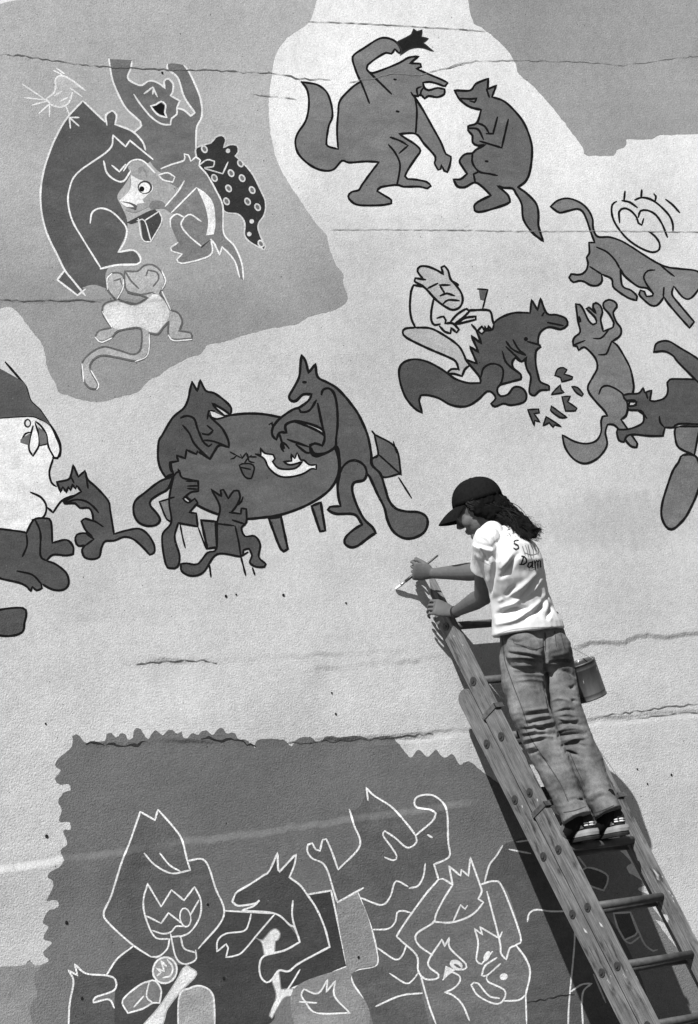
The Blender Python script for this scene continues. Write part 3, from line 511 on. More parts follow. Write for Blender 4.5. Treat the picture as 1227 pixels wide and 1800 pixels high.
ape = figure('painted_animal', 'grey painted animal clasping its arms over a spiky head, two faces below',
 'M 615,600 650,595 695,625 675,520 740,580 745,545 785,580 795,475 850,630 930,610 980,650 1080,920 1060,970 1110,1050 1130,1120 1110,1260 1115,1500 580,1500 500,1130 490,1040 390,920 460,790', .16,
 'M 700,835 740,745 765,768 778,750 / M 975,900 960,935 850,870 865,915 820,880 840,960 830,1060 860,1080 920,1010 / M 945,1045 880,1090 860,1145 890,1145 965,1080 / M 890,1150 895,1180 990,1230 980,1290 930,1305 840,1260 800,1200 815,1185 840,1190 900,1260 960,1275 / M 640,1170 680,1120 735,1150 730,1190 690,1225 650,1240 700,1260 750,1310 790,1400 / M 515,1150 560,1310 600,1420 / M 1110,1260 1115,1420 / M 980,1290 1070,1285 1110,1255', 3.2, WHT,
 extra=[('eye', [ell(580+.3097*715, 1360+.3097*1085, 12, 8.5, 25)], .78), ('eye', [ell(580+.3097*889, 1360+.3097*1036, 5, 10, 25)], .78), ('eye', [ell(580+.3097*985, 1360+.3097*1152, 7, 6, -20)], .78), ('tooth', 'M 655,1090 710,1115 640,1170', .75),
        ('pupil', [ell(580+.3097*722, 1360+.3097*1092, 7, 2.2, 30)], .14)],
 outline='M 615,600 640,597 695,630 640,720 600,800 585,845 490,910 500,970 580,1030 / M 695,630 675,525 740,580 745,545 785,580 795,475 850,630 860,670 840,710 870,730 830,780 770,820 680,845 585,840 / M 615,600 530,700 390,900 395,940 490,1030 500,1120 540,1165 600,1165 615,1140 555,1075 635,940 650,980 675,930 680,990 770,1080 760,1110 700,1110 / M 850,630 930,610 980,650 1080,920 1060,970 1020,990 1000,1055 970,1020 960,940 890,670 / M 1060,980 1110,1050 1135,1130 1110,1255')

LAYER[0] = 130
# cracks and pour joints run over paint and wall alike
def jag(p, amp=1.6, step=7):
    out = []
    for a, b in zip(p, p[1:]):
        k = max(2, int(math.dist(a, b)/step))
        for i in range(k):
            t = i/k; out.append((a[0]+(b[0]-a[0])*t+random.uniform(-1, 1)*amp*.6, a[1]+(b[1]-a[1])*t+random.uniform(-1, 1)*amp))
    out.append(p[-1]); return out
def crack(s, w, tone, amp=1.6):
    vs, fs = [], []
    for p in multi(s): ribbon(jag(p, amp), w, vs, fs, 1.0)
    return link('crack', cdt_mesh('crack', vs, fs, paint(tone, .2), next_y(), True), wall)
crack('A -170,38 20,48 120,66 230,82 330,95 430,104 560,110 700,114 850,118 1000,122 1100,130 1210,135 C 100,350 200,360 280,382 360,385 450,387', 1.5, .16)
crack('C 560,400 700,380 790,355 860,358 960,362 1060,335 1130,320 1227,290 D 60,265 120,240 200,230 400,226 600,230 700,235 780,240 860,250 960,240 1132,215 1300,200', .9, .26, 1.2)
crack('C 330,58 500,64 700,72 900,84 1227,104 D 120,82 240,92', 1.1, .2, .6)
crack('C 460,1240 700,1238 1000,1240 1227,1242 D 60,1008 300,1014 560,1016 900,1014 1300,1020', .9, .30, .7)
crack('B -60,338 60,344 160,342 280,345 330,338 420,350', 1.4, .14, 1.5)
crack('C 0,470 120,480 260,500', .9, .25, 1.0)
crack('O 240,1168 300,1162 360,1160 O 360,1160 380,1166', 1.6, .16, 2)
crack('K 330,128 420,130 500,142 560,135 620,118', 2.6, .035, 3); crack('K 880,100 960,110 1040,112 1140,140', 2.8, .035, 3)
crack('O 505,1306 560,1304 640,1300 700,1294 760,1290', 1.6, .10, 2.5); crack('O 1060,1258 1120,1250 1195,1240 1260,1236', 1.4, .2, 2); crack('O 1100,1264 1190,1254 1260,1250', 1.0, .25, 1.5)
crack('N 360,1040 450,1025 520,1010 600,1000', 1.5, .03, 2)
hole = []
for (x, y, r) in ((82, 1470, 3.6), (117, 1622, 3.6), (393, 1720, 3.4), (365, 1590, 2.8), (144, 1755, 3.4), (630, 1683, 3.2), (80, 1272, 2), (285, 128, 2.5), (397, 1048, 3), (498, 1046, 3), (415, 1045, 2), (608, 1060, 2), (1180, 1362, 2.6), (1138, 1378, 2), (1120, 1352, 2), (590, 1255, 2.4), (583, 1218, 2)):
    q = P(x, y); rr = r*.0024
    bm = bmesh.new(); bmesh.ops.create_cone(bm, cap_ends=True, segments=10, radius1=rr, radius2=rr*.8, depth=.004, matrix=Matrix.Translation((q.x, next_y()+.0015, q.z)) @ Matrix.Rotation(R(90), 4, 'X'))
    link('tie_hole_dark_disc', bm_mesh(bm, 'tie_hole_dark_disc', paint(.02)), wall)  # flat dark disc in place of an open hole, its inner shade put into colour

# ------------------------------------------------------------------ ladder
def wood_mat():
    m, t, b = base_mat('weathered_wood', .75, .3)
    tc = nd(t, 'ShaderNodeTexCoord'); ob = tc.outputs['Object']
    g1 = noise_(t, mapped(t, ob, (130, 130, 5)), 1, 6, .75); g2 = noise_(t, mapped(t, ob, (20, 20, 9)), 1, 5, .65); g3 = noise_(t, mapped(t, ob, (220, 220, 9)), 1, 3, .6)
    v = mrange(t, g1, .3, .72, .055, .24, False); v = math_(t, 'MULTIPLY', v, mrange(t, g2, .3, .7, .62, 1.22, False)); v = math_(t, 'MULTIPLY', v, mrange(t, g3, .3, .7, .85, 1.12, False))
    sp = noise_(t, mapped(t, ob, (34, 34, 12), (3, 7, 1)), 1, 3, .5)
    k = mrange(t, sp, .665, .70, 0, .75)
    mx = nd(t, 'ShaderNodeMix'); mx.data_type = 'FLOAT'; t.links.new(k, mx.inputs[0]); t.links.new(v, mx.inputs[2]); mx.inputs[3].default_value = .62
    sd = noise_(t, mapped(t, ob, (26, 26, 7), (9, 1, 4)), 1, 4, .6)
    v2 = math_(t, 'MULTIPLY', mx.outputs[0], mrange(t, sd, .54, .68, 1, .28))
    tone_to(t, b, v2)
    bp = nd(t, 'ShaderNodeBump'); setin(bp, Strength=.7, Distance=.003); t.links.new(g1, bp.inputs['Height']); t.links.new(bp.outputs[0], b.inputs['Normal'])
    return m
WOOD = wood_mat()
STEEL = plain('dull_steel', .16, .5, 60, .5, .5, .001, 90, .7)
BOLTM = plain('rusty_washer', .05, .6, 120, .6, .4, .001, 120, .3)
RUNG = plain('worn_dark_rung', .065, .45, 22, .6, .4, .0015, 60)
UP = Vector((0, .446, .895)).normalized(); NO = Vector((0, -UP.z, UP.y))      # up the ladder; away from the wall
X0, WIDE, TK, DP = .3923, .455, .032, .082
A_F = Vector((X0, -.5694, 1.934)); A_B = Vector((X0, -.4699, 1.9182)); STEP = .2826
lad = thing('extension_ladder', 'worn wooden extension ladder leaning against the painted wall', 'ladder', (X0+WIDE/2, -1.42, 0))
def frame_at(p): return Matrix(((1, NO.x, UP.x, p.x), (0, NO.y, UP.y, p.y), (0, NO.z, UP.z, p.z), (0, 0, 0, 1)))
def cyl(bm, M, r1, r2, d, seg=14): bmesh.ops.create_cone(bm, cap_ends=True, segments=seg, radius1=r1, radius2=r2, depth=d, matrix=M)
def rail(anchor, side, s0, s1, wide):
    # a rail's local frame: x across the ladder, y away from the wall, z up the ladder
    xo = 0 if side < 0 else wide-TK
    bm = bmesh.new(); n = 14; prof = []
    hw = DP/2
    prof = [(-hw, s0), (hw, s0)]
    for i in range(n+1):
        a = math.pi*i/n; prof.append((hw*math.cos(a), s1-hw*.9+hw*.9*math.sin(a)))
    v1 = [bm.verts.new((xo, y, z)) for y, z in prof]; v2 = [bm.verts.new((xo+TK, y, z)) for y, z in prof]
    bm.faces.new(v1); bm.faces.new(list(reversed(v2)))
    for i in range(len(prof)):
        j = (i+1) % len(prof); bm.faces.new((v1[i], v2[i], v2[j], v1[j]))
    bmesh.ops.bevel(bm, geom=[e for e in bm.edges if abs(e.verts[0].co.x-e.verts[1].co.x) < 1e-6], offset=.004, segments=2, affect='EDGES')
    o = link('rail', bm_mesh(bm, 'rail', WOOD), lad, frame_at(anchor)); return o
RL = {}
for nm, anc, s0, s1 in (('fly', A_F, -1.55, 1.385), ('base', A_B, -2.12, .832)):
    for sd in (-1, 1): RL[nm, sd] = rail(anc, sd, s0, s1, WIDE if nm == 'fly' else WIDE+.085)
def bolt(rl, anc, s, sd, wide=WIDE):
    bm = bmesh.new(); x = -.0015 if sd < 0 else wide+.0015
    Rm = Matrix.Rotation(R(90), 4, 'Y')
    cyl(bm, Matrix.Translation((x, 0, s)) @ Rm, .0185, .0185, .004, 18); cyl(bm, Matrix.Translation((x+.003*sd, 0, s)) @ Rm, .0075, .0065, .007, 12)
    link('bolt', bm_mesh(bm, 'bolt', BOLTM), rl, frame_at(anc))
def rung(anc, s, wide=WIDE):
    bm = bmesh.new(); cyl(bm, Matrix.Translation((wide/2, 0, s)) @ Matrix.Rotation(R(90), 4, 'Y'), .0175, .0175, wide-TK, 18)
    link('rung', bm_mesh(bm, 'rung', RUNG, True), lad, frame_at(anc))
for k in range(-5, 5):
    s = k*STEP
    if s < 1.3:
        rung(A_F, s)
        for sd in (-1, 1): bolt(RL['fly', sd], A_F, s, sd)
for k in range(-7, 4):
    s = k*STEP-.004
    if s < .75:
        rung(A_B, s, WIDE+.085)
        for sd in (-1, 1): bolt(RL['base', sd], A_B, s, sd, WIDE+.085)
for s in (.69, .195, -.95):
    for sd in (-1, 1):
        bm = bmesh.new(); xo = -.004 if sd < 0 else WIDE-TK-.003
        M = Matrix.Translation((0, 0, s))
        box_bm(bm, (xo, -.046, -.011), (xo+.0035, .052, .011), M); box_bm(bm, (xo, .0485, -.0108), (xo+TK+.016, .052, .0108), M)
        box_bm(bm, (xo+TK+.004, -.02, -.0106), (xo+TK+.0075, .0522, .0106), M)
        link('guide_bracket', bm_mesh(bm, 'guide_bracket', STEEL), lad, frame_at(A_F))
for sd in (-1, 1):
    bm = bmesh.new(); xo = -.003 if sd < 0 else WIDE+.085-TK-.003
    box_bm(bm, (xo, -.05, -2.139), (xo+TK+.006, .05, -2.06), None, .004)
    link('rubber_foot', bm_mesh(bm, 'rubber_foot', plain('black_rubber', .03)), lad, frame_at(A_B))

# ------------------------------------------------------------------ solid modelling helpers for the painter
def tube(bm, rings, seg=20):
    """rings: (centre, u, v) with u and v the two half axes"""
    prev = None; first = None
    for c, u, v in rings:
        vs = [bm.verts.new(c+u*math.cos(2*math.pi*i/seg)+v*math.sin(2*math.pi*i/seg)) for i in range(seg)]
        if prev:
            for i in range(seg): bm.faces.new((prev[i], prev[(i+1) % seg], vs[(i+1) % seg], vs[i]))
        else: first = vs
        prev = vs
    bm.faces.new(list(reversed(first))); bm.faces.new(prev)
def limb(bm, pr, seg=16, ref=Vector((1, 0, 0))):
    """round tapering limb through (point, radius), with round ends"""
    p = [Vector(a) for a, _ in pr]; rings = []
    for i, (a, r) in enumerate(pr):
        d = (p[min(i+1, len(p)-1)]-p[max(i-1, 0)]).normalized()
        u = (ref-d*ref.dot(d))
        if u.length < .2: u = Vector((0, 1, 0))-d*d.y
        u.normalize(); v = d.cross(u)
        if i == 0: rings += [(p[0]-d*r*.95, u*r*.3, v*r*.3), (p[0]-d*r*.6, u*r*.8, v*r*.8)]
        rings.append((p[i], u*r, v*r))
        if i == len(p)-1: rings += [(p[i]+d*r*.6, u*r*.8, v*r*.8), (p[i]+d*r*.95, u*r*.3, v*r*.3)]
    tube(bm, rings, seg)
def ellip(bm, c, ax, ay, az, seg=18):
    r = bmesh.ops.create_uvsphere(bm, u_segments=seg, v_segments=seg//2+2, radius=1)
    for v in r['verts']: q = v.co.copy(); v.co = c+ax*q.x+ay*q.y+az*q.z
def solid(bm, name, mat, voxel, it=4, fac=.5):
    bmesh.ops.recalc_face_normals(bm, faces=bm.faces)
    m = bpy.data.meshes.new('tmp'); bm.to_mesh(m); bm.free()
    o = bpy.data.objects.new('tmp', m); COL.objects.link(o)
    md = o.modifiers.new('r', 'REMESH'); md.mode = 'VOXEL'; md.voxel_size = voxel; md.use_smooth_shade = True
    if it: sm = o.modifiers.new('s', 'SMOOTH'); sm.factor = fac; sm.iterations = it
    dg = bpy.context.evaluated_depsgraph_get(); me = bpy.data.meshes.new_from_object(o.evaluated_get(dg))
    bpy.data.objects.remove(o); bpy.data.meshes.remove(m)
    me.name = name; me.materials.clear(); me.materials.append(mat)
    for p in me.polygons: p.use_smooth = True
    return me
def folds(me, strokes, extra=None, depth=1.0):
    """raise or sink the cloth along fold lines (path, height, width in pixels of the photograph) on the side turned to the lens"""
    segs = []
    for path, amp, w in strokes:
        q = smooth(path)
        segs.append((q, amp, w, min(a for a, _ in q)-3*w, max(a for a, _ in q)+3*w, min(b for _, b in q)-3*w, max(b for _, b in q)+3*w))
    nrm = [v.normal.copy() for v in me.vertices]
    for v, n in zip(me.vertices, nrm):
        f = -n.dot(cd)
        d = 0.0
        if f > .05:
            x, y = proj(v.co); k = min(1, (f-.05)/.3)
            for q, amp, w, xa, xb, ya, yb in segs:
                if xa < x < xb and ya < y < yb:
                    best = 1e9; bi = 0
                    for i in range(len(q)-1):
                        ax, ay = q[i]; bx, by = q[i+1]; dx, dy = bx-ax, by-ay; L2 = dx*dx+dy*dy or 1
                        t = max(0, min(1, ((x-ax)*dx+(y-ay)*dy)/L2)); dd = (x-ax-dx*t)**2+(y-ay-dy*t)**2
                        if dd < best: best = dd; bi = (i+t)/(len(q)-1)
                    d += amp*math.exp(-best/(w*w))*(.35+.65*math.sin(math.pi*min(max(bi, .02), .98)))*k
        if extra: d += extra(v.co, n)
        v.co += n*d*depth
    me.update()
def bvh(me):
    return BVHTree.FromPolygons([v.co for v in me.vertices], [tuple(p.vertices) for p in me.polygons])
def lay(tree, name, paths, w, off, mat, parent, closed=False, flat=True):
    """stitching or print that follows the cloth: paths in pixels, dropped on to the surface"""
    vs, fs = [], []
    for p in paths:
        q = smooth(p, closed)
        if closed: q = q+[q[0]]
        q2 = []
        for a, b in zip(q, q[1:]):
            k = max(1, int(math.dist(a, b)/2.0))
            q2 += [(a[0]+(b[0]-a[0])*i/k, a[1]+(b[1]-a[1])*i/k) for i in range(k)]
        ribbon(q2+[q[-1]], w, vs, fs, .1)
    co = []; bad = set()
    for i, (x, y) in enumerate(vs):
        d = ray(x, y).normalized(); h = tree.ray_cast(CP, d)
        if h[0] is None: bad.add(i); co.append(CP+d*DIST)
        else: co.append(h[0]-d*off)
    fs = [f for f in fs if not (set(f) & bad) and max((co[a]-co[b]).length for a in f for b in f) < .05]
    used = sorted({i for f in fs for i in f}); ix = {a: i for i, a in enumerate(used)}
    return link(name, mesh_from(name, [co[i] for i in used], [tuple(ix[i] for i in f) for f in fs], mat), parent)

# ------------------------------------------------------------------ the painter
SKIN = plain('skin', .095, .14, 40, .6, .2, .0006, 300)
COTTON = plain('white_cotton', .64, .04, 14, .9, .1, .0008, 500)
HAIRM = plain('dark_hair', .010, .5, 60, .5, .16)
CAPM = plain('black_cap_cloth', .010, .3, 90, .95, .03, .0008, 500)
def denim_mat():
    m, t, b = base_mat('faded_denim', .9, .15)
    geo = nd(t, 'ShaderNodeNewGeometry'); pos = geo.outputs['Position']
    a = noise_(t, pos, 9, 4, .6); f = noise_(t, mapped(t, pos, (420, 420, 160)), 1, 2, .6); c = noise_(t, pos, 60, 3, .6)
    v = mrange(t, a, .32, .68, .06, .205, False); v = math_(t, 'MULTIPLY', v, mrange(t, f, .25, .75, .72, 1.28, False)); v = math_(t, 'MULTIPLY', v, mrange(t, c, .25, .75, .9, 1.1, False))
    tone_to(t, b, v)
    bp = nd(t, 'ShaderNodeBump'); setin(bp, Strength=.6, Distance=.001); t.links.new(f, bp.inputs['Height']); t.links.new(bp.outputs[0], b.inputs['Normal'])
    return m
DENIM = denim_mat(); SEAM = plain('dark_stitching', .05, .3, 200, .9, .1)
Z_ = Vector((0, 0, 1))
feet = P(1045, 1478, .62)
who = thing('person', 'woman in white T-shirt, jeans and dark cap painting on the ladder', 'person', feet)

# trunk axes: hips square to the wall, shoulders turned to her left
def axes(yaw, lean=0):
    l = Vector((math.cos(yaw), math.sin(yaw), 0)); n = Vector((math.sin(yaw), -math.cos(yaw), 0))     # lateral (to her right), back
    return l, n
def ring(px, py, D, a, b, yaw, tilt=0.0):
    l, n = axes(R(yaw)); nn = n*math.cos(tilt)+Z_*math.sin(tilt)
    return (P(px, py, D), l*a, nn*b)

# --- body: one continuous surface (head, neck, arms, hands, trunk, legs)
hc = P(838, 893, .365)
hf = Vector((-.62, .74, -.46)).normalized(); hr = hf.cross(Z_).normalized(); hu = hr.cross(hf).normalized()
def H(f, u, r=0): return hc+hf*f+hu*u+hr*r
def hand(bm, W, f, s, n, curls, spread=.0, thumb=(.55, .5), sc=1.0):
    """W wrist, f towards the knuckles, s towards the index finger, n out of the palm; five fingers of different length"""
    f = f.normalized(); s = (s-f*s.dot(f)).normalized(); n = f.cross(s)*(1 if f.cross(s).dot(n) > 0 else -1)
    Lp = .082*sc
    tube(bm, [(W-f*.012, s*.019, n*.015), (W+f*.012*sc, s*.026, n*.015), (W+f*.045*sc, s*.037, n*.0155), (W+f*Lp, s*.040, n*.0135), (W+f*(Lp+.007), s*.034, n*.009)], 16)
    for i, (off, L, r) in enumerate(((.033, .076, .0080), (.0112, .084, .0082), (-.0108, .078, .0079), (-.032, .062, .0072))):
        p = W+f*(Lp-.004)*sc+s*off*sc; ch = [(p-f*.02, r), (p, r*1.08)]; ang = 0
        d0 = (f+s*off*spread*20).normalized()
        for j, k in enumerate((.44, .30, .26)):
            ang += curls[i][j]; d = d0*math.cos(ang)+n*math.sin(ang); p = p+d*L*k*sc; ch.append((p, r*(1-.09*(j+1))))
        limb(bm, ch, 10, s)
    b = W+f*.022*sc+s*.022*sc+n*.006; d1 = (f*math.cos(thumb[0])+s*math.sin(thumb[0])).normalized(); d1 = (d1+n*.55).normalized()
    d2 = (d1*math.cos(thumb[1])+(n-s*.6).normalized()*math.sin(thumb[1])).normalized()
    limb(bm, [(b, .0125), (b+d1*.034*sc, .0112), (b+d1*.034*sc+d2*.030*sc, .0098), (b+d1*.034*sc+d2*.030*sc+(d2+n*.2).normalized()*.022*sc, .0082)], 10, s)
bm = bmesh.new()
# head
ellip(bm, H(-.012, .022), hf*.094, hr*.073, hu*.098); ellip(bm, H(.030, -.045), hf*.056, hr*.056, hu*.066)
ellip(bm, H(.062, .000), hf*.032, hr*.055, hu*.05)
ellip(bm, H(.070, -.094), hf*.020, hr*.024, hu*.018)
tube(bm, [(H(.088, .012), hr*.007, hf*.008), (H(.098, -.006), hr*.009, hf*.010), (H(.108, -.026), hr*.014, hf*.012), (H(.100, -.036), hr*.013, hf*.010), (H(.088, -.040), hr*.009, hf*.008)], 10)
ellip(bm, H(.086, -.058), hf*.012, hr*.023, hu*.0065); ellip(bm, H(.084, -.070), hf*.012, hr*.021, hu*.007)
for sd in (-1, 1):
    ellip(bm, H(.079, .004, sd*.030), hf*.012, hr*.013, hu*.010); ellip(bm, H(.080, .022, sd*.03), hf*.012, hr*.02, hu*.006)
    ellip(bm, H(-.006, -.012, sd*.073), hf*.017, hr*.008, hu*.03); ellip(bm, H(.055, -.03, sd*.040), hf*.03, hr*.018, hu*.026)
nk = P(884, 928, .40)
limb(bm, [(H(-.020, -.055), .056), ((H(-.03, -.10)+nk)/2, .055), (nk+Vector((0, 0, -.03)), .062)])
# trunk under the shirt and jeans
tube(bm, [ring(884, 930, .40, .06, .05, 23), ring(886, 948, .41, .14, .065, 23), ring(896, 990, .42, .145, .09, 20), ring(912, 1050, .42, .13, .085, 10), ring(932, 1110, .42, .14, .09, 2), ring(940, 1150, .43, .15, .095, 0), ring(944, 1168, .43, .09, .06, 0)])
# arms
shL, elL, wrL = P(856, 950, .47), P(850, 1048, .335), P(798, 1077, .185)
shR, elR, wrR = P(898, 945, .37), P(846, 1004, .32), P(762, 1008, .165)
for sh, el, wr in ((shL, elL, wrL), (shR, elR, wrR)):
    mid = el.lerp(wr, .28)
    limb(bm, [(sh, .042), (sh.lerp(el, .4), .046), (sh.lerp(el, .85), .042), (el, .040)], 16); limb(bm, [(el, .0385), (mid, .0395), (el.lerp(wr, .7), .029), (wr, .0225)], 16)
# left hand closed round the rail, right hand round the brush
hand(bm, wrL, P(762, 1066, .135)-wrL, UP, Vector((.1, 1, -.2)), [(.45, 1.0, .7), (.5, 1.05, .75), (.5, 1.05, .75), (.55, 1.0, .7)], thumb=(.75, .2))
BT, BE = P(695, 1036, .006), P(770, 976, .175)
hand(bm, wrR, P(716, 1003, .10)-wrR, Vector((-.3, -.25, .95)), Vector((-.3, .75, -.6)), [(.95, 1.1, .6), (1.1, 1.2, .7), (1.2, 1.3, .8), (1.25, 1.3, .8)], thumb=(.45, .55))
# legs
LEGL = [(915, 1150, .43, .085), (920, 1200, .475, .086), (932, 1250, .52, .078), (947, 1290, .55, .069), (972, 1343, .61, .064), (996, 1400, .665, .052), (1011, 1440, .69, .042)]
LEGR = [(968, 1145, .43, .085), (976, 1200, .475, .086), (990, 1250, .52, .076), (1005, 1290, .55, .066), (1032, 1343, .61, .060), (1052, 1400, .665, .050), (1067, 1432, .69, .041)]
for lg in (LEGL, LEGR):
    limb(bm, [(P(x, y, d), r*.8) for x, y, d, r in lg], 16)
    a = P(*lg[-1][:3]); limb(bm, [(a, .034), (a+Vector((-.01, .07, -.06)), .034), (a+Vector((-.015, .14, -.075)), .03)], 14)
body = link('body', solid(bm, 'body', SKIN, .0034, 3), who)
for sd in (-1, 1):
    bm = bmesh.new(); ellip(bm, H(.083, .006, sd*.030), hf*.0085, hr*.012, hu*.006, 10)
    link('eye', bm_mesh(bm, 'eye', plain('eye', .05, .1, 10, .4, .2), True), who)
bm = bmesh.new(); ellip(bm, H(.0905, -.0635), hf*.0085, hr*.019, hu*.0026, 10)
link('lips', bm_mesh(bm, 'lips', plain('lips', .13, .1, 30, .5), True), who)

# --- jeans
bm = bmesh.new()
tube(bm, [ring(931, 1082, .42, .140, .098, 0), ring(933, 1104, .425, .150, .106, 0), ring(937, 1128, .435, .163, .116, 0), ring(941, 1152, .44, .168, .118, 0), ring(945, 1172, .445, .16, .112, 0), ring(948, 1186, .45, .10, .08, 0)], 28)
ellip(bm, P(922, 1144, .50), Vector((.088, 0, 0)), Vector((0, .075, 0)), Vector((0, 0, .085))); ellip(bm, P(970, 1140, .50), Vector((.088, 0, 0)), Vector((0, .075, 0)), Vector((0, 0, .085)))
for lg in (LEGL, LEGR):
    g = [(P(x, y, d), r+(.006 if i < 3 else .011)) for i, (x, y, d, r) in enumerate(lg)]
    limb(bm, g[:-1], 20)
    a = g[-2][0]; e = g[-1][0]+Vector((0, -.012, .000)); d = (e-a).normalized()
    u = Vector((1, 0, 0)); v = d.cross(u).normalized(); 
    tube(bm, [(a, u*.066, v*.066), (a.lerp(e, .6), u*.060, v*.064), (e, u*.060, v*.067)], 20)
jm = solid(bm, 'jeans', DENIM, .0042, 4)
V, Rg = -.014, .008
js = [(p, V, 2.5) for p in multi('U 235,350 400,368 545,405 / U 230,415 380,407 530,432 / U 280,522 400,516 530,526 / U 600,430 700,425 815,412 / U 690,500 760,515 820,560 / T 370,640 430,625 500,620 / T 390,682 450,662 515,655 / T 360,712 430,705 530,700 / T 370,747 450,735 530,740 / T 375,792 420,775 490,760 / T 400,842 450,825 / T 545,620 600,605 640,610 / T 560,690 620,670 680,690 / T 560,750 640,735 700,740 / T 580,800 640,780 700,770 / T 600,832 660,850 / U 240,230 290,240 350,235 / U 820,640 800,660 780,650 / U 830,780 790,770')]
js += [(p, Rg, 2.6) for p in multi('U 240,325 400,345 530,380 / U 230,385 380,385 530,412 / U 260,460 400,455 530,470 / U 290,548 400,540 540,552 / T 380,610 450,605 500,600 / T 380,660 450,645 510,638 / T 375,697 440,685 520,680 / T 370,730 450,720 530,720 / T 375,768 430,756 520,750 / T 390,815 440,800 / T 545,640 600,630 650,640 / T 550,720 630,705 700,720 / T 570,775 640,760 700,758')]
js += [(p, .008, 2.2) for p in multi('T 395,660 440,690 520,672 / T 400,720 460,695 525,715 / T 420,770 480,740 520,755 / T 560,650 610,668 660,655 / T 565,715 620,690 690,705 / T 590,790 650,765 705,790 / U 300,600 420,585 540,600 / T 520,560 560,545 620,560')]+[(p, -.009, 2.3) for p in multi('T 405,672 450,702 515,690 / T 410,735 470,712 520,730 / T 575,665 625,682 665,672 / T 600,808 655,790 700,805 / T 450,850 480,880 500,900 / U 250,290 380,300 480,330')]
js += [(p, -.007, 3.5) for p in multi('T 600,1105 650,1085 705,1090 / T 735,1105 790,1072 850,1080')]
js += [(pts('U 556,170 556,300 548,420 562,560 585,760 600,900'), -.016, 3.0)]
folds(jm, js, lambda p, n: .005*noise.noise(p*14)+.002*noise.noise(Vector((p.x*22, p.y*22, p.z*60))))
jeans = link('jeans', jm, who); jt = bvh(jm)
lay(jt, 'side_seam', multi('U 165,205 180,330 195,430 260,620 340,830 400,1010 / T 370,690 420,780 500,900 570,1010 610,1100 / U 175,300 190,420'), 1.5, .0015, SEAM, jeans)
lay(jt, 'pocket', multi('U 262,215 275,262 / U 275,262 350,280 440,318 555,288 / U 552,160 556,290 / U 690,150 712,235 725,300 / U 640,150 655,290'), 1.3, .0015, SEAM, jeans)
lay(jt, 'seat_seam', multi('U 555,170 556,330'), 1.5, .0016, SEAM, jeans)
lay(jt, 'inseam', multi('T 600,830 640,930 680,1020 710,1100 / T 615,830 655,925 700,1020'), 1.2, .0015, SEAM, jeans)
lay(jt, 'hem_stitch', multi('T 585,1160 640,1150 705,1128 / T 725,1170 790,1150 855,1122'), 1.2, .0015, SEAM, jeans)

# --- shirt
bm = bmesh.new()
tube(bm, [ring(886, 926, .405, .062, .052, 24), ring(884, 934, .41, .105, .064, 24), ring(883, 944, .415, .152, .082, 24), ring(889, 962, .43, .172, .116, 24), ring(899, 990, .44, .170, .124, 22), ring(907, 1020, .435, .162, .112, 17), ring(914, 1050, .425, .154, .104, 10), ring(920, 1075, .425, .158, .110, 5), ring(927, 1098, .434, .168, .124, 1), ring(929, 1112, .437, .172, .128, 0)], 30)
limb(bm, [(P(864, 938, .44), .056), (P(854, 962, .465), .060), (shL.lerp(elL, .40), .061)], 18); 
d = (elL-shL).normalized(); c = shL.lerp(elL, .47); u = Vector((1, 0, 0))-d*d.x; u.normalize(); v = d.cross(u)
tube(bm, [(shL-d*.05, u*.035, v*.035), (shL-d*.03, u*.052, v*.052), (shL, u*.060, v*.060), (c-d*.03, u*.062, v*.062), (c+d*.008, u*.064, v*.064)], 20)
d = (elR-shR).normalized(); c = shR.lerp(elR, .62); u = Vector((1, 0, 0))-d*d.x; u.normalize(); v = d.cross(u)
tube(bm, [(shR-d*.03, u*.05, v*.05), (shR, u*.056, v*.056), (c, u*.058, v*.058)], 20)
sm_ = solid(bm, 'shirt', COTTON, .0042, 5)
ss = [(p, -.018, 4.0) for p in multi('Q 780,935 900,900 965,905 / Q 955,955 1040,905 1085,820 / Q 900,870 970,790 1040,690 / Q 785,480 755,620 725,780 700,860 / Q 800,700 850,650 900,560 / Q 1095,960 1110,890 / Q 820,830 880,770')]
ss += [(p, .013, 4.0) for p in multi('Q 790,850 900,775 1010,690 / Q 800,895 930,840 1055,720 / Q 780,1000 900,965 1040,860 / Q 1060,760 1080,860 1110,960 / Q 800,640 860,560')]
ss += [(p, -.007, 2.4) for p in multi('Q 680,400 740,440 765,500 757,600 / Q 650,500 690,560 720,620')] + [(p, .006, 3.0) for p in multi('Q 660,430 720,470 745,560 / Q 640,560 680,600')]
folds(sm_, ss, lambda p, n: .005*noise.noise(p*11+Vector((3, 1, 7)))+.0025*noise.noise(p*26))
shirt = link('shirt', sm_, who); st = bvh(sm_)
lay(st, 'hem_stitch', multi('Q 775,1062 860,1035 1000,1020 1165,1018'), 1.0, .0014, plain('cotton_stitch', .45), shirt)
lay(st, 'sleeve_seam', multi('Q 690,395 735,430 762,490 760,560 / Q 605,590 660,595 735,630'), 1.0, .0014, plain('cotton_seam', .5), shirt)
INK = plain('shirt_print', .02, .3, 90, .8, .2)
lay(st, 'lettering', multi('Q 905,470 885,468 880,485 900,495 910,510 895,528 885,518 / Q 875,475 890,500 / Q 932,505 940,530 950,560 / Q 950,500 962,530 970,572 / Q 968,495 975,530 985,570 990,585 / Q 985,492 1000,530 1003,575 / Q 1005,490 1015,520 1020,555 / Q 1022,495 1035,535 1030,560 / Q 945,545 985,560 1030,552'), 1.5, .0022, plain('shirt_print_outline', .2), shirt)
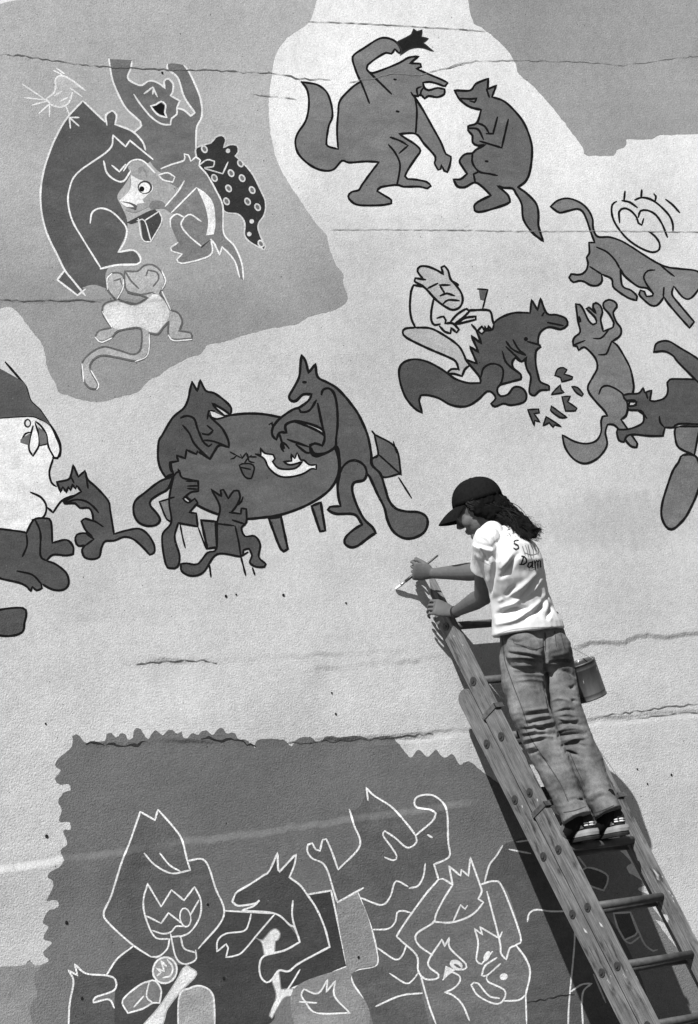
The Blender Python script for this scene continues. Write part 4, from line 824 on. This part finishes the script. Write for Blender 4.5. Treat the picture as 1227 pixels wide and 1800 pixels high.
lay(st, 'lettering', multi('Q 932,568 938,575 926,618 / Q 914,620 940,622 958,608 958,588 945,572 928,568 / Q 992,606 974,612 966,632 976,642 992,628 998,602 / Q 997,604 996,640 1004,642 / Q 1008,598 1012,620 1014,652 / Q 1012,618 1022,596 1030,602 1030,644 / Q 1030,612 1038,592 1046,598 1047,640 1052,636 / Q 906,468 884,470 880,488 904,500 908,518 890,526 878,518'), 2.6, .0024, INK, shirt)

# --- cap
bm = bmesh.new()
cc = H(-.016, .028); capu = (hu*.96-hf*.27).normalized(); capf = (hf-capu*hf.dot(capu)).normalized()
def C3(f, u, r): return cc+capf*f+capu*u+hr*r
n1, n2 = 28, 10; rows = []
for j in range(n2+1):
    ph = math.pi/2*j/n2*.985; k = math.cos(ph)**.82; z = math.sin(ph)**.95
    row = []
    for i in range(n1):
        a = 2*math.pi*i/n1; sq = 1+.02*math.cos(6*a)*(1-j/n2)
        row.append(bm.verts.new(C3(.104*k*math.cos(a)*sq-.004, -.006+.098*z, .083*k*math.sin(a)*sq)))
    rows.append(row)
for a, b in zip(rows, rows[1:]):
    for i in range(n1): bm.faces.new((a[i], a[(i+1) % n1], b[(i+1) % n1], b[i]))
bm.faces.new(rows[-1])
cm = bm_mesh(bm, 'cap', CAPM, True); cap = link('cap', cm, who)
md = cap.modifiers.new('thick', 'SOLIDIFY'); md.thickness = .004; md.offset = 1
bm = bmesh.new(); top_, bot_ = [], []
N_ = 18; M_ = 7
for layer, dz in ((top_, .002), (bot_, -.002)):
    for j in range(M_+1):
        row = []
        for i in range(N_+1):
            a = -1.22+2.44*i/N_; t = j/M_
            f0, q0 = .100*math.cos(a)-.004, .080*math.sin(a)
            f1, q1 = f0+.088*math.cos(a*.72)**.6*t, q0*(1-.10*t)
            row.append(bm.verts.new(C3(f1, -.004-.030*t*t-.016*t-.016*(q1/.08)**2*(.3+.7*t)+dz, q1)))
        layer.append(row)
for L, fl in ((top_, False), (bot_, True)):
    for j in range(M_):
        for i in range(N_):
            q = (L[j][i], L[j][i+1], L[j+1][i+1], L[j+1][i]); bm.faces.new(q if not fl else tuple(reversed(q)))
for i in range(N_): bm.faces.new((top_[M_][i], top_[M_][i+1], bot_[M_][i+1], bot_[M_][i]))
link('bill', bm_mesh(bm, 'bill', CAPM, True), cap)
bm = bmesh.new(); ellip(bm, C3(-.004, .094, 0), capf*.008, hr*.008, capu*.005, 10); link('button', bm_mesh(bm, 'button', CAPM, True), cap)
bm = bmesh.new()
for k in range(3):
    a0 = R(30+60*k)
    for s_ in (0, math.pi):
        pr = []
        for j in range(9):
            ph = math.pi/2*j/8*.97; kk = math.cos(ph)**.82; z = math.sin(ph)**.95
            pr.append((C3(.1065*kk*math.cos(a0+s_)-.004, -.005+.1005*z, .0855*kk*math.sin(a0+s_)), .0013))
        limb(bm, pr, 6)
link('panel_seam', bm_mesh(bm, 'panel_seam', CAPM, True), cap)

# --- hair: full mane swept back under the cap into a loose tail
bm = bmesh.new()
T0, T1, T2, T3 = H(-.075, -.02), P(896, 912, .43), P(922, 928, .50), P(946, 944, .535)
ellip(bm, H(-.034, .006), hf*.086, hr*.084, hu*.082)
limb(bm, [(H(-.06, -.015), .058), (H(-.07, -.05), .062), (T1+Vector((0, 0, .006)), .050), (T2+Vector((0, 0, .004)), .040), (T3.lerp(T2, .4), .024)], 14)
for sd in (-1, 1):
    limb(bm, [(H(.012, .03, sd*.066), .020), (H(-.008, -.022, sd*.068), .028), (H(-.045, -.06, sd*.052), .036), (T1, .036)], 12)
hair = link('hair', solid(bm, 'hair', plain('hair_mass', .006, .5, 60, .9, .02), .005, 3), who)
hm = hair.data
for v in hm.vertices: v.co += v.normal*(.006*noise.noise(v.co*45)+.004*noise.noise(v.co*90))
rnd = random.Random(3); bm = bmesh.new()
def strand(p0, p1, p2, p3, r, wav, k=14, ph=None, f=None):
    ph = rnd.random()*6 if ph is None else ph; pr = []; f = f or rnd.uniform(1.5, 3.2)
    ax = (p3-p0).cross(Z_).normalized(); ay = (p3-p0).cross(ax).normalized()
    for i in range(k+1):
        t = i/k; q = p0*(1-t)**3+p1*3*t*(1-t)**2+p2*3*t*t*(1-t)+p3*t**3
        w = wav*t**.7; q = q+ax*w*math.sin(ph+f*6.28*t)+ay*w*math.cos(ph*1.7+f*6.28*t)
        pr.append((q, max(.0005, r*(1-.75*t**2))))
    limb(bm, pr, 5)
cl = []
for i in range(34):
    e = rnd.random()**.8; cl.append((P(905+44*e+rnd.uniform(-5, 5), 950-12*e+rnd.uniform(-20, 14)*(1.15-.7*e), .50+.045*e+rnd.uniform(-.01, .03)), T1+Vector((rnd.uniform(-.05, .05), rnd.uniform(-.05, .03), rnd.uniform(-.05, .05))), rnd.random()*6, rnd.uniform(1.2, 2.4)))
for i in range(760):
    sd = rnd.choice((-1, 1)); a = rnd.random()
    p0 = H(.022-.135*a, .02+rnd.uniform(-.03, .012), sd*(.086*math.cos(a*1.35))+rnd.uniform(-.004, .004))
    p1 = H(-.015-.105*a, -.03-.03*rnd.random(), sd*(.090*math.cos(a*1.3))+rnd.uniform(-.01, .012))
    tg, md_, ph, fq = rnd.choice(cl); j = lambda k: Vector((rnd.gauss(0, k), rnd.gauss(0, k), rnd.gauss(0, k)))
    strand(p0, p1, md_+j(.009), tg+j(.006), rnd.uniform(.0009, .0018), rnd.uniform(.006, .012), 16, ph+rnd.gauss(0, .35), fq)
for i in range(16):          # loose ends over the back and the flick at the tip
    p0 = T1+Vector((rnd.uniform(-.02, .03), rnd.uniform(-.03, .02), rnd.uniform(-.03, .02)))
    tgt = P(rnd.uniform(885, 905), rnd.uniform(945, 962), .53); strand(p0, p0.lerp(tgt, .3)+Vector((0, -.01, .0)), p0.lerp(tgt, .7), tgt, .002, .008)
for i in range(14):
    p0 = P(930, 932, .54); tgt = P(rnd.uniform(944, 952), rnd.uniform(928, 942), .55); strand(p0, P(945, 925, .55), P(953, 930, .55), tgt, .0018, .004)
for i in range(70):          # flyaways along the outline
    t_ = rnd.random(); p0 = P(872+60*t_, 884+42*t_, .44+.08*t_); tgt = P(884+70*t_+rnd.uniform(-6, 10), 886+52*t_+rnd.uniform(-12, 8), .46+.08*t_)
    strand(p0, p0.lerp(tgt, .3)+Vector((rnd.uniform(-.012, .012), -.01, rnd.uniform(0, .018))), p0.lerp(tgt, .7)+Vector((0, 0, rnd.uniform(-.01, .012))), tgt, .0007, .006, 10)
for i in range(8):
    p0 = P(878, 880, .40); tgt = P(rnd.uniform(880, 892), rnd.uniform(876, 890), .42); strand(p0, p0.lerp(tgt, .4), p0.lerp(tgt, .7), tgt, .001, .005)
link('strands', bm_mesh(bm, 'strands', HAIRM, True), hair)

# --- wrist band
bm = bmesh.new(); dW = (wrL-elL).normalized(); u = Vector((1, 0, 0))-dW*dW.x; u.normalize(); v = dW.cross(u); cB = wrL-dW*.012
tube(bm, [(cB-dW*.008, u*.0262, v*.0262), (cB+dW*.008, u*.0255, v*.0255)], 20)
link('wrist_band', bm_mesh(bm, 'wrist_band', plain('dark_leather', .02, .3, 50, .5)), who)

# --- socks and sneakers
for lg in (LEGL, LEGR):
    a = P(*lg[-1][:3]); bm = bmesh.new(); limb(bm, [(a+Vector((.002, -.006, .075)), .042), (a+Vector((0, -.002, .03)), .038), (a, .036), (a+Vector((-.004, .045, -.045)), .036)], 16)
    link('sock', bm_mesh(bm, 'sock', plain('black_sock', .012, .3, 200, .95, .05), True), who)
def shoe(heel, toe):
    fw = (toe-heel).normalized(); lt = fw.cross(Z_).normalized(); up = lt.cross(fw)
    def Q(f, l, z): return heel+(fw*f+lt*l+up*z)*1.18
    outl = [(-.012, 0), (-.008, .024), (.01, .034), (.05, .036), (.10, .034), (.15, .044), (.20, .046), (.235, .036), (.252, .016), (.256, 0)]
    full = outl+[(f, -l) for f, l in reversed(outl[1:-1])]
    full = smooth([(f*1000, l*1000) for f, l in full], True); full = [(f/1000, l/1000) for f, l in full]
    th = lambda f: .034-.012*min(1, max(0, f/.2))
    def slab(z0, z1, k, mat, name, par):
        bm = bmesh.new()
        a = [bm.verts.new(Q(.122+(f-.122)*k, l*k, z0(f))) for f, l in full]; b = [bm.verts.new(Q(.122+(f-.122)*(k+.01), l*(k+.02), (z0(f)+z1(f))/2)) for f, l in full]; c = [bm.verts.new(Q(.122+(f-.122)*(k-.01), l*(k-.02), z1(f))) for f, l in full]
        bm.faces.new(list(reversed(a))); bm.faces.new(c)
        for x, y in ((a, b), (b, c)):
            for i in range(len(full)): bm.faces.new((x[i], x[(i+1) % len(full)], y[(i+1) % len(full)], y[i]))
        return link(name, bm_mesh(bm, name, mat), par)
    bm = bmesh.new()
    secs = [(-.004, .020, .085), (.012, .031, .098), (.04, .033, .090), (.07, .033, .082), (.11, .034, .082), (.15, .040, .068), (.19, .042, .055), (.225, .036, .045), (.246, .020, .036)]
    rings = []
    for f, w, hgt in secs:
        zc_ = (.02+hgt)/2; rings.append((Q(f, 0, zc_), lt*w, up*(hgt-.02)/2*1.12))
    tube(bm, rings, 18); tube(bm, [(Q(.045, 0, .06), lt*.034, fw*.05), (Q(.042, 0, .098), lt*.035, fw*.048), (Q(.040, 0, .106), lt*.033, fw*.046)], 18)
    me = solid(bm, 'shoe', SHOE_D, .0032, 3)
    o = link('shoe', me, who)
    slab(lambda f: .012, lambda f: th(f), 1.0, SHOE_G, 'midsole', o)
    slab(lambda f: -.003, lambda f: .0119, .985, SHOE_B, 'outsole', o)
    t_ = BVHTree.FromPolygons([v.co for v in me.vertices], [tuple(p.vertices) for p in me.polygons])
    def patch(name, poly, mat, sides=(1, -1), off=.0022):
        # leather pieces on the flank: outline in (forward, height), dropped on the upper from either side
        for sd in sides:
            q = smooth([(a*1000, b*1000) for a, b in poly], True); r = delaunay_2d_cdt([Vector(p) for p in q]+[Vector((x, y)) for x in range(-20, 260, 8) for y in range(0, 120, 6)], [], [tuple(range(len(q)))], 1, 1e-3)
            co = []; ok = []
            for p in r[0]:
                src = Q(p.x/1000, -.12*sd, p.y/1000); h = t_.ray_cast(src, lt*sd); ok.append(h[0] is not None)
                co.append(h[0]-lt*sd*off if h[0] else src)
            fs = [tuple(f) for f in r[2] if all(ok[i] for i in f)]
            if fs: link(name, mesh_from(name, co, fs, mat, True), o)
    patch('stripe', [(.015, .040), (.05, .036), (.10, .042), (.15, .062), (.155, .070), (.11, .060), (.06, .060), (.03, .058)], SHOE_W)
    patch('collar', [(.03, .094), (.075, .088), (.085, .080), (.09, .09), (.075, .100), (.035, .108), (.0, .100), (-.004, .092)], SHOE_W)
    patch('toe_cap', [(.165, .030), (.22, .028), (.245, .034), (.22, .05), (.19, .058), (.168, .062)], SHOE_W)
    bm = bmesh.new(); 
    for k, (zz, ww) in enumerate(((.048, .024), (.056, .023))):
        limb(bm, [(Q(-.006+.003*abs(j)**1.0*abs(j), j*.011, zz), .0036) for j in (-2.2, -1.4, -.6, .2, 1.0, 1.6, 2.2)], 8)
    link('heel_band', bm_mesh(bm, 'heel_band', SHOE_W, True), o)
    bm = bmesh.new()
    for j in range(5): limb(bm, [(Q(.10+.016*j, -.018, .090-.007*j), .0028), (Q(.104+.016*j, 0, .096-.0075*j), .0028), (Q(.10+.016*j, .018, .090-.007*j), .0028)], 6)
    link('lace', bm_mesh(bm, 'lace', SHOE_W, True), o)
    return o
SHOE_D = plain('black_suede', .02, .4, 60, .8, .2, .001, 200); SHOE_W = plain('white_leather', .62, .18, 40, .55, .3, .0006, 150); SHOE_G = plain('grey_midsole', .26, .2, 40, .7, .2, .0006, 150); SHOE_B = plain('black_sole', .022, .4, 40, .8, .2)
hz = A_F.z+.0175+.004
hl = P(1044, 1478, .735); hl.z = hz+.004; hr_ = P(1097, 1472, .735); hr_.z = hz+.004
shoe(hl, hl+Vector((-.012, .25, -.006))); shoe(hr_, hr_+Vector((-.005, .25, -.006)))

# ------------------------------------------------------------------ brush
ax = (BE-BT).normalized(); Lb = (BE-BT).length
br_ = thing('paintbrush', 'thin paintbrush held to the wall in the painter right hand', 'paintbrush', BT)
bx = ax.cross(Z_).normalized(); by = ax.cross(bx)
def rod(name, pr, mat, k=1.0):
    bm = bmesh.new(); tube(bm, [(BT+ax*s, bx*r, by*r*k) for s, r in pr], 12); link(name, bm_mesh(bm, name, mat, True), br_)
rod('bristles', [(0, .004), (.004, .008), (.02, .0095), (.028, .0085)], plain('wet_bristles', .75, .1), .6)
rod('ferrule', [(.0275, .0092), (.04, .0085), (.055, .006)], plain('tin_ferrule', .5, .2, 60, .35, .5, metallic=.8), .75)
rod('handle', [(.054, .0062), (.08, .0068), (.12, .0058), (Lb*.8, .0045), (Lb-.004, .0042), (Lb, .002)], plain('dark_handle', .03, .3, 60, .4, .4))

# ------------------------------------------------------------------ paint can hung on the right rail
bt_, bb_ = P(1019, 1164, .33), P(1041, 1227, .335)
axb = (bt_-bb_).normalized(); hb = (bt_-bb_).length
u = (r0-axb*r0.dot(axb)).normalized(); v = axb.cross(u)
can = thing('paint_can', 'dented metal paint can hanging beside the painter right thigh', 'can', bb_)
bm = bmesh.new(); rc = .066
prof = [(0, rc*.99), (.0, rc*1.02), (.006, rc*1.02), (.008, rc), (.022, rc), (.025, rc*1.02), (.028, rc), (hb-.03, rc), (hb-.027, rc*1.02), (hb-.024, rc), (hb-.008, rc), (hb-.006, rc*1.035), (hb, rc*1.035), (hb, rc*.93), (hb-.012, rc*.93), (hb-.05, rc*.93)]
prev = None; sg = 40; first = None
for s, r in prof:
    vs = [bm.verts.new(bb_+axb*s+(u*math.cos(2*math.pi*i/sg)+v*math.sin(2*math.pi*i/sg))*(r+.0015*noise.noise((math.cos(i*.157)*2, math.sin(i*.157)*2, s*20)))) for i in range(sg)]
    if prev:
        for i in range(sg): bm.faces.new((prev[i], prev[(i+1) % sg], vs[(i+1) % sg], vs[i]))
    else: first = vs
    prev = vs
bm.faces.new(list(reversed(first)))
def can_mat():
    m, t, b = base_mat('dull_tin', .5, .5); setin(b, Metallic=.3)
    tc = nd(t, 'ShaderNodeTexCoord'); ob = tc.outputs['Object']
    a = noise_(t, mapped(t, ob, (9, 9, 4)), 1, 5, .6); s = noise_(t, mapped(t, ob, (45, 45, 7), (2, 0, 5)), 1, 3, .6)
    v = mrange(t, a, .3, .7, .05, .15, False); k = mrange(t, s, .66, .69, 0, 1)
    mx = nd(t, 'ShaderNodeMix'); mx.data_type = 'FLOAT'; t.links.new(k, mx.inputs[0]); t.links.new(v, mx.inputs[2]); mx.inputs[3].default_value = .6
    tone_to(t, b, mx.outputs[0]); return m
link('can_body', bm_mesh(bm, 'can_body', can_mat(), True), can)
bm = bmesh.new(); tube(bm, [(bb_+axb*(hb-.045), u*rc*.9, v*rc*.9), (bb_+axb*(hb-.04), u*rc*.92, v*rc*.92)], 30); link('paint', bm_mesh(bm, 'paint', plain('dark_paint', .1, .1, 20, .2, .5)), can)
hook = A_F+UP*((2.88-A_F.z)/UP.z)+Vector((WIDE+.004, 0, 0))
bm = bmesh.new(); e1 = bb_+axb*(hb-.015)-u*rc*1.02; e2 = bb_+axb*(hb-.015)+u*rc*1.02
for e in (e1, e2): limb(bm, [(e, .0016), (e.lerp(hook, .35)+(e-bb_).normalized()*.012, .0016), (e.lerp(hook, .75), .0016), (hook, .0016)], 6)
link('wire_handle', bm_mesh(bm, 'wire_handle', STEEL, True), can)
bm = bmesh.new(); limb(bm, [(hook+Vector((-.012, 0, 0)), .003), (hook+Vector((.004, 0, -.004)), .003), (hook+Vector((.008, 0, .008)), .003)], 8)
link('hook', bm_mesh(bm, 'hook', STEEL, True), can)
